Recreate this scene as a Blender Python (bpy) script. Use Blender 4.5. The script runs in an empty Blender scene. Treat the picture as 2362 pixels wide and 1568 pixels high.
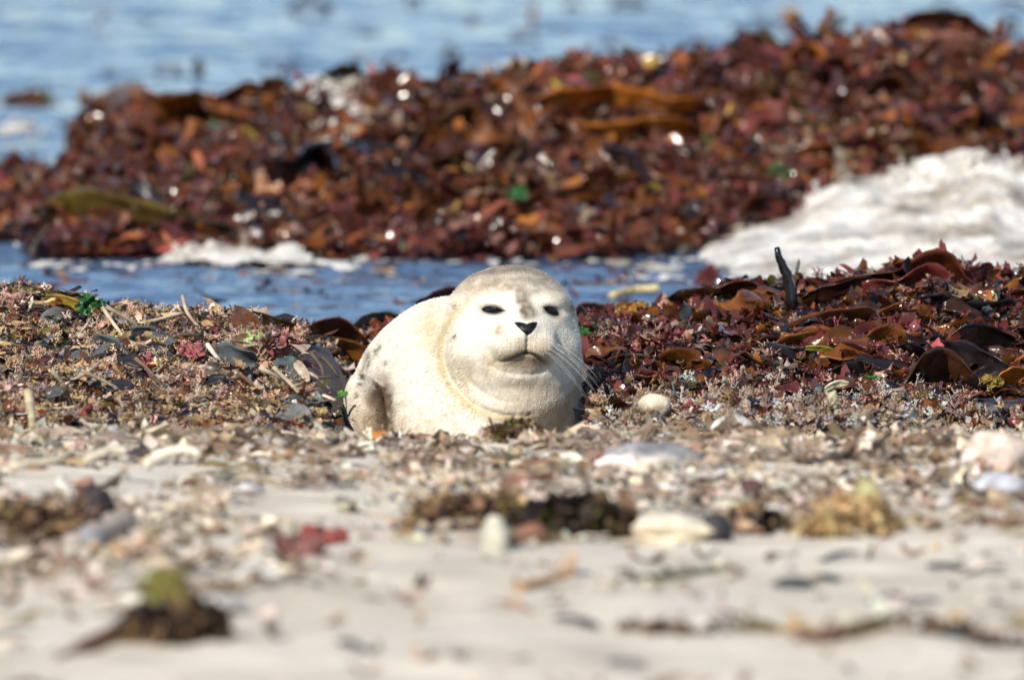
import bpy, math, random, time
import numpy as np
T0 = time.time()
RS = np.random.RandomState(7)
random.seed(11)
SC = bpy.context.scene
COL = SC.collection

# ------------------------------------------------------------------ camera
CAMH, CAMY = 1.78, -20.0
TILT = 0.07876                      # tan of the downward pitch
PXR = 1.6 / 2361.0 / 20.0           # radians per reference pixel
cam = bpy.data.cameras.new('camera')
cam.lens = 450.0; cam.sensor_width = 36.0
cam.clip_start = 0.1; cam.clip_end = 20000.0
cam.dof.use_dof = True; cam.dof.focus_distance = 20.2; cam.dof.aperture_fstop = 5.8
cam.dof.aperture_blades = 9
cam_ob = bpy.data.objects.new('camera', cam); COL.objects.link(cam_ob)
cam_ob.location = (0, CAMY, CAMH)
cam_ob.rotation_euler = (math.pi/2 - math.atan(TILT), 0, 0)
SC.camera = cam_ob

# ------------------------------------------------------------------ light
SUN_TO = np.array([-0.43, -0.68, 0.595]); SUN_TO /= np.linalg.norm(SUN_TO)
el = math.asin(SUN_TO[2]); az = math.atan2(SUN_TO[0], SUN_TO[1])
world = bpy.data.worlds.new('World'); SC.world = world; world.use_nodes = True
nt = world.node_tree
bg = nt.nodes['Background']; bg.inputs['Strength'].default_value = 0.125
sky = nt.nodes.new('ShaderNodeTexSky'); sky.sky_type = 'NISHITA'; sky.sun_disc = False
sky.sun_elevation = el; sky.sun_rotation = az; sky.air_density = 1.0; sky.dust_density = 0.0; sky.ozone_density = 3.0
nt.links.new(sky.outputs[0], bg.inputs['Color'])
sl = bpy.data.lights.new('sun', 'SUN'); sl.energy = 4.8; sl.angle = math.radians(0.53); sl.color = (1.0, 0.93, 0.82)
so = bpy.data.objects.new('sun', sl); COL.objects.link(so)
from mathutils import Vector, Matrix
so.rotation_euler = Vector(SUN_TO).to_track_quat('Z', 'Y').to_euler()
SC.view_settings.view_transform = 'Standard'; SC.view_settings.look = 'None'
SC.view_settings.exposure = 0.24; SC.view_settings.gamma = 1.0
SC.view_settings.use_curve_mapping = False
SC.render.engine = 'CYCLES'
SC.cycles.use_denoising = True
SC.cycles.max_bounces = 8; SC.cycles.diffuse_bounces = 3; SC.cycles.glossy_bounces = 4
SC.cycles.transmission_bounces = 4; SC.cycles.sample_clamp_indirect = 6.0

# ------------------------------------------------------------------ noise
_P = RS.permutation(256); _P = np.concatenate([_P, _P, _P])
_GR = RS.randn(256, 3); _GR /= np.linalg.norm(_GR, axis=1)[:, None]
def noise3(x, y, z=0.0):
    x, y, z = np.broadcast_arrays(np.asarray(x, float), np.asarray(y, float), np.asarray(z, float))
    xi = np.floor(x).astype(int); yi = np.floor(y).astype(int); zi = np.floor(z).astype(int)
    xf, yf, zf = x-xi, y-yi, z-zi
    fu = lambda t: t*t*t*(t*(t*6-15)+10)
    u, v, w = fu(xf), fu(yf), fu(zf)
    xi &= 255; yi &= 255; zi &= 255
    r = 0.0
    for dx in (0, 1):
        for dy in (0, 1):
            for dz in (0, 1):
                h = _P[_P[_P[(xi+dx) & 255] + ((yi+dy) & 255)] + ((zi+dz) & 255)]
                g = _GR[h]
                d = g[..., 0]*(xf-dx) + g[..., 1]*(yf-dy) + g[..., 2]*(zf-dz)
                r = r + d*(u if dx else 1-u)*(v if dy else 1-v)*(w if dz else 1-w)
    return r*1.6
def fbm(x, y, z=0.0, o=4):
    a, r, f = 1.0, 0.0, 1.0
    for _ in range(o):
        r = r + a*noise3(x*f+3.1*_, y*f-1.7*_, z*f+5.3*_); a *= 0.5; f *= 2.0
    return r
def ss(a, b, x):
    t = np.clip((x-a)/(b-a), 0, 1); return t*t*(3-2*t)

# ------------------------------------------------------------------ the lie of the land (D = metres from the camera)
def interp(x, pts):
    return np.interp(x, [p[0] for p in pts], [p[1] for p in pts])
SANDP = [(-20, 1.6), (4, .75), (10, .50), (12, .415), (14.2, .285), (16, .243), (18.2, .178), (18.8, .152), (19.4, .095), (20, .045), (21, .02), (22.5, -.05), (24, -.14), (30, -.5), (60, -1.2), (400, -4)]
def sand_z(x, y):
    D = y+20.0
    z = interp(D, SANDP)
    m = ss(11, 13, D)*(1-ss(18.9, 19.6, D))
    z = z + m*(0.016*fbm(x*2.6, y*1.7, 1.3) + 0.007*fbm(x*8, y*5, 4.0, 3))
    z = z + 0.015*ss(17.6, 18.6, D)*(1-ss(18.8, 19.4, D))*noise3(x*2.2+.7, y*1.1, 9.)
    return z
LCREST = [(-1.6, .22), (-.8, .208), (-.563, .180), (-.43, .178), (-.325, .150), (-.24, .11), (-.15, .03)]
RCREST = [(.04, .06), (.10, .135), (.16, .145), (.25, .15), (.36, .185), (.50, .19), (.62, .215), (.70, .235), (.78, .20), (.95, .19), (1.6, .20)]
def wrack_z(x, y):
    D = y+20.0
    lc = interp(x, LCREST)
    l = np.where(D < 20.6, .135 + (lc-.135)*np.clip((D-19.1)/1.5, 0, 1), lc - (lc+.12)*ss(20.6, 22.2, D))
    l = l - .4*(1-ss(18.75, 19.15, D)) - .25*ss(-.30, -.18, x)
    rc = interp(x, RCREST)
    base = .12 - .04*ss(.55, .75, x)
    r = np.where(D < 21.2, base + (rc-base)*ss(19.9, 21.2, D), rc - (rc+.14)*ss(21.2, 22.7, D))
    r = r - .4*(1-ss(18.85, 19.25, D)) - .25*(1-ss(.06, .13, x))
    b = .105 - .12*np.abs((D-21.35)/.35)**2 - .03*np.abs(x+.35)/.2 - .5*ss(-.12, .1, x)
    w = np.maximum(np.maximum(l, r), b)
    w = w + .024*fbm(x*4.2, y*4.2, 2.2) + .014*fbm(x*13, y*11, 7.2, 3)
    e = np.sqrt(((x-.84)/.17)**2+((y+.10)/.20)**2)
    w = np.where(e < 1, np.minimum(w, .096), np.where(e < 1.7, np.maximum(w, .112-.05*np.maximum(e-1.3, 0)), w))
    return w
def ground_z(x, y):
    return np.maximum(sand_z(x, y), wrack_z(x, y))
BCREST = [(-1.6, .10), (-1.06, .03), (-.93, .06), (-.88, .12), (-.82, .185), (-.56, .20), (-.34, .232), (0, .285), (.28, .295), (.42, .29), (.55, .318), (.64, .337), (.77, .318), (.87, .347), (.97, .342), (1.05, .315), (1.6, .30)]
def bank_z(x, y):
    D = y+20.0
    c = np.maximum(interp(x, BCREST)-.040, .02)
    d0 = 24.55 + .45*ss(.15, .8, x) + .06*noise3(x*3, .3, 8.)
    d1 = d0+1.75
    z = np.where(D < d1, c*np.clip((D-d0)/(d1-d0), 0, 1)**.75, c*(1-1.25*ss(d1, d1+.9, D)))
    z = np.where(D < d0, -(d0-D)*.4, z)
    z = z + (.026*fbm(x*3.1, y*2.4, 5.2) + .010*fbm(x*11, y*9, 3.2, 3))*np.clip(c/.15, .3, 1)
    return z
# points of the place that lie along a sight line at a known distance, or where that line meets the ground
def P(px, py, D):
    return np.array([(px-1180.5)*PXR*D, D-20.0, CAMH-D*(TILT+(py-784)*PXR)])
def GH(px, py, f=None, d0=13.0, d1=24.0):
    f = f or ground_z
    Ds = np.linspace(d0, d1, 1200)
    x = (px-1180.5)*PXR*Ds; z = CAMH-Ds*(TILT+(py-784)*PXR)
    gz = f(x, Ds-20.0); hit = z <= gz
    k = np.argmax(hit) if hit.any() else np.argmin(z-gz)
    return np.array([x[k], Ds[k]-20.0, min(z[k], gz[k]+.01)])

# ------------------------------------------------------------------ mesh helpers
def mesh_np(name, V, F, mat, col=None, smooth=True):
    V = np.ascontiguousarray(V, np.float32); F = np.ascontiguousarray(F, np.int32)
    k = F.shape[1]
    me = bpy.data.meshes.new(name)
    me.vertices.add(len(V)); me.vertices.foreach_set('co', V.ravel())
    me.loops.add(F.size); me.loops.foreach_set('vertex_index', F.ravel())
    me.polygons.add(len(F)); me.polygons.foreach_set('loop_start', np.arange(0, F.size, k, dtype=np.int32))
    me.update(calc_edges=True)
    if smooth: me.polygons.foreach_set('use_smooth', np.ones(len(F), bool))
    if col is not None:
        a = me.color_attributes.new('col', 'FLOAT_COLOR', 'POINT')
        c = np.ones((len(V), 4), np.float32); c[:, :3] = col
        a.data.foreach_set('color', c.ravel())
    if mat: me.materials.append(mat)
    return me
def link(name, me, parent=None, label=None, cat=None, group=None, kind=None, loc=None):
    o = bpy.data.objects.new(name, me); COL.objects.link(o)
    if parent: o.parent = parent
    if label: o['label'] = label
    if cat: o['category'] = cat
    if group: o['group'] = group
    if kind: o['kind'] = kind
    if loc is not None: o.location = loc
    return o
def copy_thing(o, parent=None):
    c = o.copy(); COL.objects.link(c)
    if parent: c.parent = parent
    for ch in o.children: copy_thing(ch, c)
    return c
def gridF(n, m, off=0):
    i, j = np.meshgrid(np.arange(n-1), np.arange(m-1), indexing='ij')
    a = (i*m+j).ravel()
    return np.stack([a, a+1, a+m+1, a+m], 1)+off
def quad2tri(F):
    return np.concatenate([F[:, [0, 1, 2]], F[:, [0, 2, 3]]])
def rotmats(n, tilt, rs=RS, up=None):
    """random yaw then a random lean of about `tilt` radians"""
    yaw = rs.uniform(0, 2*np.pi, n); ax = rs.uniform(0, 2*np.pi, n); t = np.abs(rs.randn(n))*tilt
    k = np.stack([np.cos(ax), np.sin(ax), np.zeros(n)], 1)
    c, s = np.cos(t), np.sin(t)
    K = np.zeros((n, 3, 3)); K[:, 0, 2] = k[:, 1]; K[:, 1, 2] = -k[:, 0]; K[:, 2, 0] = -k[:, 1]; K[:, 2, 1] = k[:, 0]
    R = np.eye(3)[None] + s[:, None, None]*K + (1-c)[:, None, None]*(K@K)
    Z = np.zeros((n, 3, 3)); Z[:, 0, 0] = np.cos(yaw); Z[:, 0, 1] = -np.sin(yaw); Z[:, 1, 0] = np.sin(yaw); Z[:, 1, 1] = np.cos(yaw); Z[:, 2, 2] = 1
    return R@Z
class Heap:
    """many small copies of a few shapes, joined"""
    def __init__(s): s.V, s.F, s.C, s.n = [], [], [], 0
    def add(s, T, pos, R, sc, col, vary=0.12):
        V, F, sh = T
        n = len(pos); sc = np.asarray(sc, float)
        if sc.ndim == 1: sc = np.repeat(sc[:, None], 3, 1)
        X = np.einsum('nij,nvj->nvi', R, V[None]*sc[:, None, :]) + pos[:, None, :]
        C = col[:, None, :]*(sh[None, :, None] + vary*RS.randn(n, len(V), 1))
        s.V.append(X.reshape(-1, 3)); s.C.append(np.clip(C, .004, .9).reshape(-1, 3))
        s.F.append((F[None]+(s.n+np.arange(n)*len(V))[:, None, None]).reshape(-1, 3)); s.n += n*len(V)
    def mesh(s, name, mat):
        return mesh_np(name, np.concatenate(s.V), np.concatenate(s.F), mat, np.concatenate(s.C))
def thicken(V, n, m, t):
    """closes an n x m sheet into a thin solid"""
    G = V.reshape(n, m, 3)
    du = np.gradient(G, axis=0); dv = np.gradient(G, axis=1)
    N = np.cross(du, dv); N /= np.linalg.norm(N, axis=2)[..., None]+1e-9
    A = (G+N*t/2).reshape(-1, 3); B = (G-N*t/2).reshape(-1, 3)
    F = gridF(n, m); Fb = F[:, ::-1]+n*m
    rim = np.concatenate([np.arange(m), np.arange(1, n)*m+m-1, (n-1)*m+np.arange(m-2, -1, -1), np.arange(n-2, 0, -1)*m])
    r2 = np.roll(rim, -1)
    R = np.stack([rim+n*m, r2+n*m, r2, rim], 1)
    return np.concatenate([A, B]), np.concatenate([F, Fb, R])

# ------------------------------------------------------------------ materials
def newmat(name):
    m = bpy.data.materials.new(name); m.use_nodes = True
    nt = m.node_tree; b = nt.nodes['Principled BSDF']; out = nt.nodes['Material Output']
    return m, nt, b, out
def nd(nt, t, **kw):
    n = nt.nodes.new(t)
    for k, v in kw.items(): setattr(n, k, v)
    return n
def weed_mat(name, rough=.22, transl=.3, jitter=.35, spec=.5, bump=.25, bscale=160., fixed=None):
    m, nt, b, out = newmat(name)
    if fixed is None:
        at = nd(nt, 'ShaderNodeAttribute', attribute_name='col'); csrc = at.outputs['Color']
    else:
        rgb = nd(nt, 'ShaderNodeRGB'); rgb.outputs[0].default_value = (*fixed, 1); csrc = rgb.outputs[0]
    oi = nd(nt, 'ShaderNodeObjectInfo')
    tc = nd(nt, 'ShaderNodeNewGeometry')
    nz = nd(nt, 'ShaderNodeTexNoise'); nz.inputs['Scale'].default_value = bscale; nz.inputs['Detail'].default_value = 3
    nt.links.new(tc.outputs['Position'], nz.inputs['Vector'])
    n2 = nd(nt, 'ShaderNodeTexNoise'); n2.inputs['Scale'].default_value = 38.; n2.inputs['Detail'].default_value = 4
    nt.links.new(tc.outputs['Position'], n2.inputs['Vector'])
    hs = nd(nt, 'ShaderNodeHueSaturation')
    mr = nd(nt, 'ShaderNodeMapRange'); mr.inputs['To Min'].default_value = 1-jitter; mr.inputs['To Max'].default_value = 1+jitter
    nt.links.new(oi.outputs['Random'], mr.inputs['Value'])
    m2 = nd(nt, 'ShaderNodeMapRange'); m2.inputs['From Min'].default_value = .3; m2.inputs['From Max'].default_value = .7
    m2.inputs['To Min'].default_value = .6; m2.inputs['To Max'].default_value = 1.4
    nt.links.new(n2.outputs['Fac'], m2.inputs['Value'])
    mu = nd(nt, 'ShaderNodeMath', operation='MULTIPLY'); nt.links.new(mr.outputs[0], mu.inputs[0]); nt.links.new(m2.outputs[0], mu.inputs[1])
    nt.links.new(mu.outputs[0], hs.inputs['Value']); nt.links.new(csrc, hs.inputs['Color'])
    nt.links.new(hs.outputs[0], b.inputs['Base Color'])
    b.inputs['Roughness'].default_value = rough; b.inputs['Specular IOR Level'].default_value = spec
    bp = nd(nt, 'ShaderNodeBump'); bp.inputs['Strength'].default_value = bump; bp.inputs['Distance'].default_value = .004
    nt.links.new(nz.outputs['Fac'], bp.inputs['Height']); nt.links.new(bp.outputs[0], b.inputs['Normal'])
    if transl > 0:
        tr = nd(nt, 'ShaderNodeBsdfTranslucent'); nt.links.new(hs.outputs[0], tr.inputs['Color'])
        mx = nd(nt, 'ShaderNodeMixShader'); mx.inputs[0].default_value = transl
        nt.links.new(b.outputs[0], mx.inputs[1]); nt.links.new(tr.outputs[0], mx.inputs[2]); nt.links.new(mx.outputs[0], out.inputs['Surface'])
    return m
M_WET = weed_mat('wet_weed', .15, .25, .35, .65, .10)
M_KELP = weed_mat('wet_kelp', .26, .34, .4, .5, .35, 90.)
M_LEAF = weed_mat('thin_wet_leaf', .30, .35, .2, .45, .2)
M_DAMP = weed_mat('damp_weed', .42, .2, .3, .35)
M_DRY = weed_mat('dry_weed', .75, .15, .25, .2, .5)
M_STONE = weed_mat('beach_stone', .65, 0, .22, .3, .5, 220.)

def sand_mat():
    m, nt, b, out = newmat('sand')
    g = nd(nt, 'ShaderNodeNewGeometry')
    n1 = nd(nt, 'ShaderNodeTexNoise'); n1.inputs['Scale'].default_value = 420.; n1.inputs['Detail'].default_value = 4
    n2 = nd(nt, 'ShaderNodeTexNoise'); n2.inputs['Scale'].default_value = 5.; n2.inputs['Detail'].default_value = 6
    for n in (n1, n2): nt.links.new(g.outputs['Position'], n.inputs['Vector'])
    cr = nd(nt, 'ShaderNodeValToRGB')
    cr.color_ramp.elements[0].position = .35; cr.color_ramp.elements[0].color = (.64, .56, .445, 1)
    cr.color_ramp.elements[1].position = .62; cr.color_ramp.elements[1].color = (.80, .725, .60, 1)
    nt.links.new(n2.outputs['Fac'], cr.inputs[0])
    c2 = nd(nt, 'ShaderNodeValToRGB')
    c2.color_ramp.elements[0].position = .3; c2.color_ramp.elements[0].color = (.6, .55, .5, 1)
    c2.color_ramp.elements[1].position = .6; c2.color_ramp.elements[1].color = (1, 1, 1, 1)
    nt.links.new(n1.outputs['Fac'], c2.inputs[0])
    mx = nd(nt, 'ShaderNodeMix', data_type='RGBA', blend_type='MULTIPLY'); mx.inputs['Factor'].default_value = .7
    nt.links.new(cr.outputs[0], mx.inputs['A']); nt.links.new(c2.outputs[0], mx.inputs['B'])
    # wet below the wash of the waves
    sp = nd(nt, 'ShaderNodeSeparateXYZ'); nt.links.new(g.outputs['Position'], sp.inputs[0])
    wr = nd(nt, 'ShaderNodeMapRange'); wr.inputs['From Min'].default_value = .05; wr.inputs['From Max'].default_value = .15
    nt.links.new(sp.outputs['Z'], wr.inputs['Value'])
    mw = nd(nt, 'ShaderNodeMix', data_type='RGBA', blend_type='MIX'); nt.links.new(wr.outputs[0], mw.inputs['Factor'])
    mw.inputs['A'].default_value = (.16, .13, .10, 1); nt.links.new(mx.outputs['Result'], mw.inputs['B'])
    nt.links.new(mw.outputs['Result'], b.inputs['Base Color'])
    b.inputs['Roughness'].default_value = .85; b.inputs['Specular IOR Level'].default_value = .2
    bp = nd(nt, 'ShaderNodeBump'); bp.inputs['Strength'].default_value = .6; bp.inputs['Distance'].default_value = .003
    nt.links.new(n1.outputs['Fac'], bp.inputs['Height']); nt.links.new(bp.outputs[0], b.inputs['Normal'])
    return m
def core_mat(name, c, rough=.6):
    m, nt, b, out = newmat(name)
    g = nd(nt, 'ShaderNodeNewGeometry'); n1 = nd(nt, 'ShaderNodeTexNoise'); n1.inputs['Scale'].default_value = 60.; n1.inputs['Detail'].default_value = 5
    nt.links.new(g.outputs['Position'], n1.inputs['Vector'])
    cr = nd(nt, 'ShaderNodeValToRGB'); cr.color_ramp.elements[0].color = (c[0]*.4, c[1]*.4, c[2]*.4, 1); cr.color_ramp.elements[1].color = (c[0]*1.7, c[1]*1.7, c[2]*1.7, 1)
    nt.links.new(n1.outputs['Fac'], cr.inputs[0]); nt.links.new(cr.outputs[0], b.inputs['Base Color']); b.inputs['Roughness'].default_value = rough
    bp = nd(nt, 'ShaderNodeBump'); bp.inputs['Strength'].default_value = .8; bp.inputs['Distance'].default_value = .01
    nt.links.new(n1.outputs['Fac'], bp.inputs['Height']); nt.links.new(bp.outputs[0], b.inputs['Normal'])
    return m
def water_mat(name, base=(.062, .104, .180), s1=9., s2=34., st=.42):
    m, nt, b, out = newmat(name)
    g = nd(nt, 'ShaderNodeNewGeometry')
    mp = nd(nt, 'ShaderNodeMapping'); mp.inputs['Scale'].default_value = (.8, 1.0, 1); nt.links.new(g.outputs['Position'], mp.inputs[0])
    n1 = nd(nt, 'ShaderNodeTexNoise'); n1.inputs['Scale'].default_value = s1; n1.inputs['Detail'].default_value = 3
    n2 = nd(nt, 'ShaderNodeTexNoise'); n2.inputs['Scale'].default_value = s2; n2.inputs['Detail'].default_value = 2
    nt.links.new(mp.outputs[0], n1.inputs[0]); nt.links.new(mp.outputs[0], n2.inputs[0])
    b1 = nd(nt, 'ShaderNodeBump'); b1.inputs['Strength'].default_value = st; b1.inputs['Distance'].default_value = .05
    b2 = nd(nt, 'ShaderNodeBump'); b2.inputs['Strength'].default_value = st; b2.inputs['Distance'].default_value = .008
    nt.links.new(n1.outputs[0], b1.inputs['Height']); nt.links.new(n2.outputs[0], b2.inputs['Height']); nt.links.new(b1.outputs[0], b2.inputs['Normal'])
    nt.links.new(b2.outputs[0], b.inputs['Normal'])
    b.inputs['Base Color'].default_value = (*base, 1); b.inputs['Roughness'].default_value = .06; b.inputs['IOR'].default_value = 1.33
    return m
def foam_mat():
    m, nt, b, out = newmat('sea_foam')
    g = nd(nt, 'ShaderNodeNewGeometry')
    n1 = nd(nt, 'ShaderNodeTexNoise'); n1.inputs['Scale'].default_value = 7.; n1.inputs['Detail'].default_value = 5
    n2 = nd(nt, 'ShaderNodeTexVoronoi'); n2.inputs['Scale'].default_value = 90.
    n3 = nd(nt, 'ShaderNodeTexNoise'); n3.inputs['Scale'].default_value = 45.; n3.inputs['Detail'].default_value = 5
    for n in (n1, n2, n3): nt.links.new(g.outputs['Position'], n.inputs['Vector'])
    cr = nd(nt, 'ShaderNodeValToRGB')
    cr.color_ramp.elements[0].position = .34; cr.color_ramp.elements[0].color = (.30, .24, .17, 1)
    cr.color_ramp.elements[1].position = .58; cr.color_ramp.elements[1].color = (.82, .765, .67, 1)
    nt.links.new(n1.outputs[0], cr.inputs[0]); nt.links.new(cr.outputs[0], b.inputs['Base Color'])
    b.inputs['Roughness'].default_value = .35
    b.inputs['Subsurface Weight'].default_value = .6; b.inputs['Subsurface Radius'].default_value = (.02, .02, .02); b.inputs['Subsurface Scale'].default_value = .5
    b1 = nd(nt, 'ShaderNodeBump'); b1.inputs['Strength'].default_value = .6; b1.inputs['Distance'].default_value = .02
    b2 = nd(nt, 'ShaderNodeBump'); b2.inputs['Strength'].default_value = .5; b2.inputs['Distance'].default_value = .006
    nt.links.new(n3.outputs[0], b1.inputs['Height']); nt.links.new(n2.outputs['Distance'], b2.inputs['Height']); nt.links.new(b1.outputs[0], b2.inputs['Normal'])
    nt.links.new(b2.outputs[0], b.inputs['Normal'])
    return m
M_SAND = sand_mat(); M_FOAM = foam_mat()
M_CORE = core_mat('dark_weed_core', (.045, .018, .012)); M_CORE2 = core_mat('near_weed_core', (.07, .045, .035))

# ------------------------------------------------------------------ sand
def steps(*segs):
    out = []
    for a, b, d in segs: out.append(np.arange(a, b, d))
    return np.concatenate(out)
xs = np.concatenate([[-900, -200, -60, -20, -8, -4, -2.5], steps((-1.6, 1.6, .025)), [1.6, 2.5, 4, 8, 20, 60, 200, 900]])
ys = np.concatenate([[-900, -200, -60, -36, -28, -20], steps((-16, -8, .25), (-8, 2.0, .028), (2.0, 6, .2), (6, 40, 2)), [60, 120, 380]])
X, Y = np.meshgrid(xs, ys, indexing='ij')
link('sand', mesh_np('sand', np.stack([X, Y, sand_z(X, Y)], 2).reshape(-1, 3), gridF(len(xs), len(ys)), M_SAND), kind='structure', label='pale shell sand sloping down to the water')

# ------------------------------------------------------------------ sea
xs = np.concatenate([[-3000, -600, -100, -30, -10, -5, -3], steps((-2., 2., .028)), [2.0, 3, 5, 10, 30, 100, 600, 3000]])
ys = np.concatenate([steps((1.0, 5.2, .025), (5.2, 18, .04), (18, 40, .2)), [40, 60, 100, 200, 500, 1500, 6000]])
X, Y = np.meshgrid(xs, ys, indexing='ij')
amp = 1-ss(14, 40, Y)*.2
Z = amp*(.012*noise3(X*1.1, Y*1.9, 3.) + .012*fbm(X*2.6, Y*4.5, 6., 3) + .0042*fbm(X*9, Y*13, 2., 2))
Z += (1-ss(4.3, 5.0, Y))*.0030*fbm(X*12+4, Y*20, 8., 2)
Z *= 1-.15*ss(5.5, 8.5, Y)
Z += .006*ss(7.5, 11, Y)*np.sin(Y*1.6+.5*noise3(X*.5, Y*.3, 1.))
link('sea', mesh_np('sea', np.stack([X, Y, Z], 2).reshape(-1, 3), gridF(len(xs), len(ys)), water_mat('sea_water')), kind='structure', label='blue rippled sea water')

# ------------------------------------------------------------------ small shapes
def T_flake(seed, n=4, m=3, bend=.5):
    r = np.random.RandomState(seed)
    u = np.linspace(-1, 1, n); v = np.linspace(-1, 1, m)
    U, Vv = np.meshgrid(u, v, indexing='ij')
    w = (1-.55*np.abs(U)**2)*(.55+.12*r.randn(n, 1))
    x = U+.10*r.randn(n, m); y = Vv*w+.08*r.randn(n, m)
    z = bend*(r.uniform(-1, 1)*U**2 + r.uniform(-.8, .8)*Vv**2*.6 + r.uniform(-.8, .8)*U*Vv) + .08*r.randn(n, m)
    return np.stack([x, y, z], 2).reshape(-1, 3)*.5, quad2tri(gridF(n, m)), np.clip(1+.18*r.randn(n*m), .6, 1.5)
def T_strip(seed, n=8):
    r = np.random.RandomState(seed)
    u = np.linspace(-1, 1, n); a = np.cumsum(r.randn(n)*.25); a -= a.mean()
    x = np.cumsum(np.cos(a))*2/n; y = np.cumsum(np.sin(a))*2/n; z = .15*np.cumsum(r.randn(n))*.5
    x -= x.mean(); y -= y.mean(); z -= z.mean()
    w = .07+.05*np.abs(np.sin(u*2+r.uniform(0, 3)))
    tw = np.cumsum(r.randn(n)*.3)
    nx, ny = -np.sin(a), np.cos(a)
    A = np.stack([x+nx*w*np.cos(tw), y+ny*w*np.cos(tw), z+w*np.sin(tw)], 1); B = np.stack([x-nx*w*np.cos(tw), y-ny*w*np.cos(tw), z-w*np.sin(tw)], 1)
    V = np.stack([A, B], 1).reshape(-1, 3)*.5
    return V, quad2tri(gridF(n, 2)), np.clip(1+.15*r.randn(2*n), .6, 1.4)
def T_tuft(seed, branches=9, depth=2, thick=.055):
    """a scrap of branching coralline weed: short three-sided twigs that fork"""
    r = np.random.RandomState(seed); V, F, S = [], [], []
    def twig(p, d, L, w, k):
        q = p+d*L
        a = np.cross(d, r.randn(3)); a /= np.linalg.norm(a); b = np.cross(d, a); i0 = len(V)
        for t in (0, 2.1, 4.2):
            c = p+1.15*w*(a*math.cos(t)+b*math.sin(t)); V.append(c); S.append(.8+1.2*.5*np.linalg.norm(p))
        V.append(q+d*L*.25); S.append(.8+1.2*.5*np.linalg.norm(q))
        for t in range(3): F.append([i0+t, i0+(t+1) % 3, i0+3])
        if k > 0:
            for _ in range(2):
                e = d+r.randn(3)*.55; e /= np.linalg.norm(e); twig(q, e, L*r.uniform(.6, .9), w*.85, k-1)
    for _ in range(branches):
        d = r.randn(3); d[2] = abs(d[2])*.8+.1; d /= np.linalg.norm(d); twig(r.randn(3)*.06, d, .26, thick, depth)
    return np.array(V)*.75, np.array(F), np.clip(np.array(S), .7, 1.5)
def ico(n=2):
    import bmesh
    bm = bmesh.new(); bmesh.ops.create_icosphere(bm, subdivisions=n, radius=1.0)
    V = np.array([v.co[:] for v in bm.verts]); F = np.array([[v.index for v in f.verts] for f in bm.faces]); bm.free(); return V, F
ICO1, ICO2, ICO3 = ico(1), ico(2), ico(3)
def T_pebble(seed, I=ICO2, rough=.25):
    V, F = I; o = seed*7.3
    k = 1+rough*noise3(V[:, 0]*1.1+o, V[:, 1]*1.1, V[:, 2]*1.1)+rough*.4*noise3(V[:, 0]*2.7+o, V[:, 1]*2.7, V[:, 2]*2.7)
    r = np.random.RandomState(seed)
    return V*k[:, None]*np.array([1, r.uniform(.6, .9), r.uniform(.4, .65)])*.5, F, np.clip(1+.1*r.randn(len(V)), .7, 1.3)
FL = [T_flake(i, 4, 3, .55) for i in range(8)]; FL2 = [T_flake(20+i, 5, 4, .6) for i in range(8)]
ST = [T_strip(40+i) for i in range(8)]
TU = [T_tuft(60+i, 7, 2) for i in range(8)]; TUS = [T_tuft(80+i, 5, 1, .06) for i in range(6)]
PB = [T_pebble(100+i, ICO1) for i in range(6)]
def pick(pal, n, w=None, vary=.2):
    pal = np.array(pal, float); w = np.ones(len(pal)) if w is None else np.array(w, float)
    c = pal[RS.choice(len(pal), n, p=w/w.sum())]
    return np.clip(c*(1+vary*RS.randn(n, 1))*(1+.05*RS.randn(n, 3)), .004, .85)
C_BROWN = (.115, .038, .014); C_ORANGE = (.26, .088, .014); C_RED = (.15, .034, .024); C_CRIM = (.30, .075, .068); C_PINK = (.47, .28, .20)
C_PALE = (.60, .44, .34); C_TAN = (.42, .28, .14); C_OLIVE = (.10, .085, .02); C_GREEN = (.045, .11, .03); C_BLACK = (.018, .013, .015)
C_YEL = (.46, .31, .05); C_WHITE = (.72, .68, .60); C_PURP = (.085, .035, .040); C_GREY = (.16, .155, .15); C_SLATE = (.075, .08, .085)

def scatter(heap, shapes, f, x0, x1, y0, y1, n, size, tilt, pal, w=None, dz=(0, .02), mask=None, flat=None, vary=.2, tint=None):
    x = RS.uniform(x0, x1, n); y = RS.uniform(y0, y1, n)
    if mask is not None:
        k = RS.uniform(0, 1, n) < mask(x, y); x, y = x[k], y[k]
    z = f(x, y)+RS.uniform(dz[0], dz[1], len(x))
    pos = np.stack([x, y, z], 1); s = np.exp(np.clip(RS.randn(len(x))*.35, -.8, .5))*size
    if flat is not None: s = s[:, None]*np.array(flat)[None]*np.exp(RS.randn(len(x), 3)*.25)
    col = pick(pal, len(x), w, vary)
    if tint is not None: col = tint(pos, col)
    which = RS.randint(0, len(shapes), len(x))
    for i, T in enumerate(shapes):
        k = which == i
        if k.any(): heap.add(T, pos[k], rotmats(k.sum(), tilt), s[k], col[k])

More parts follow.
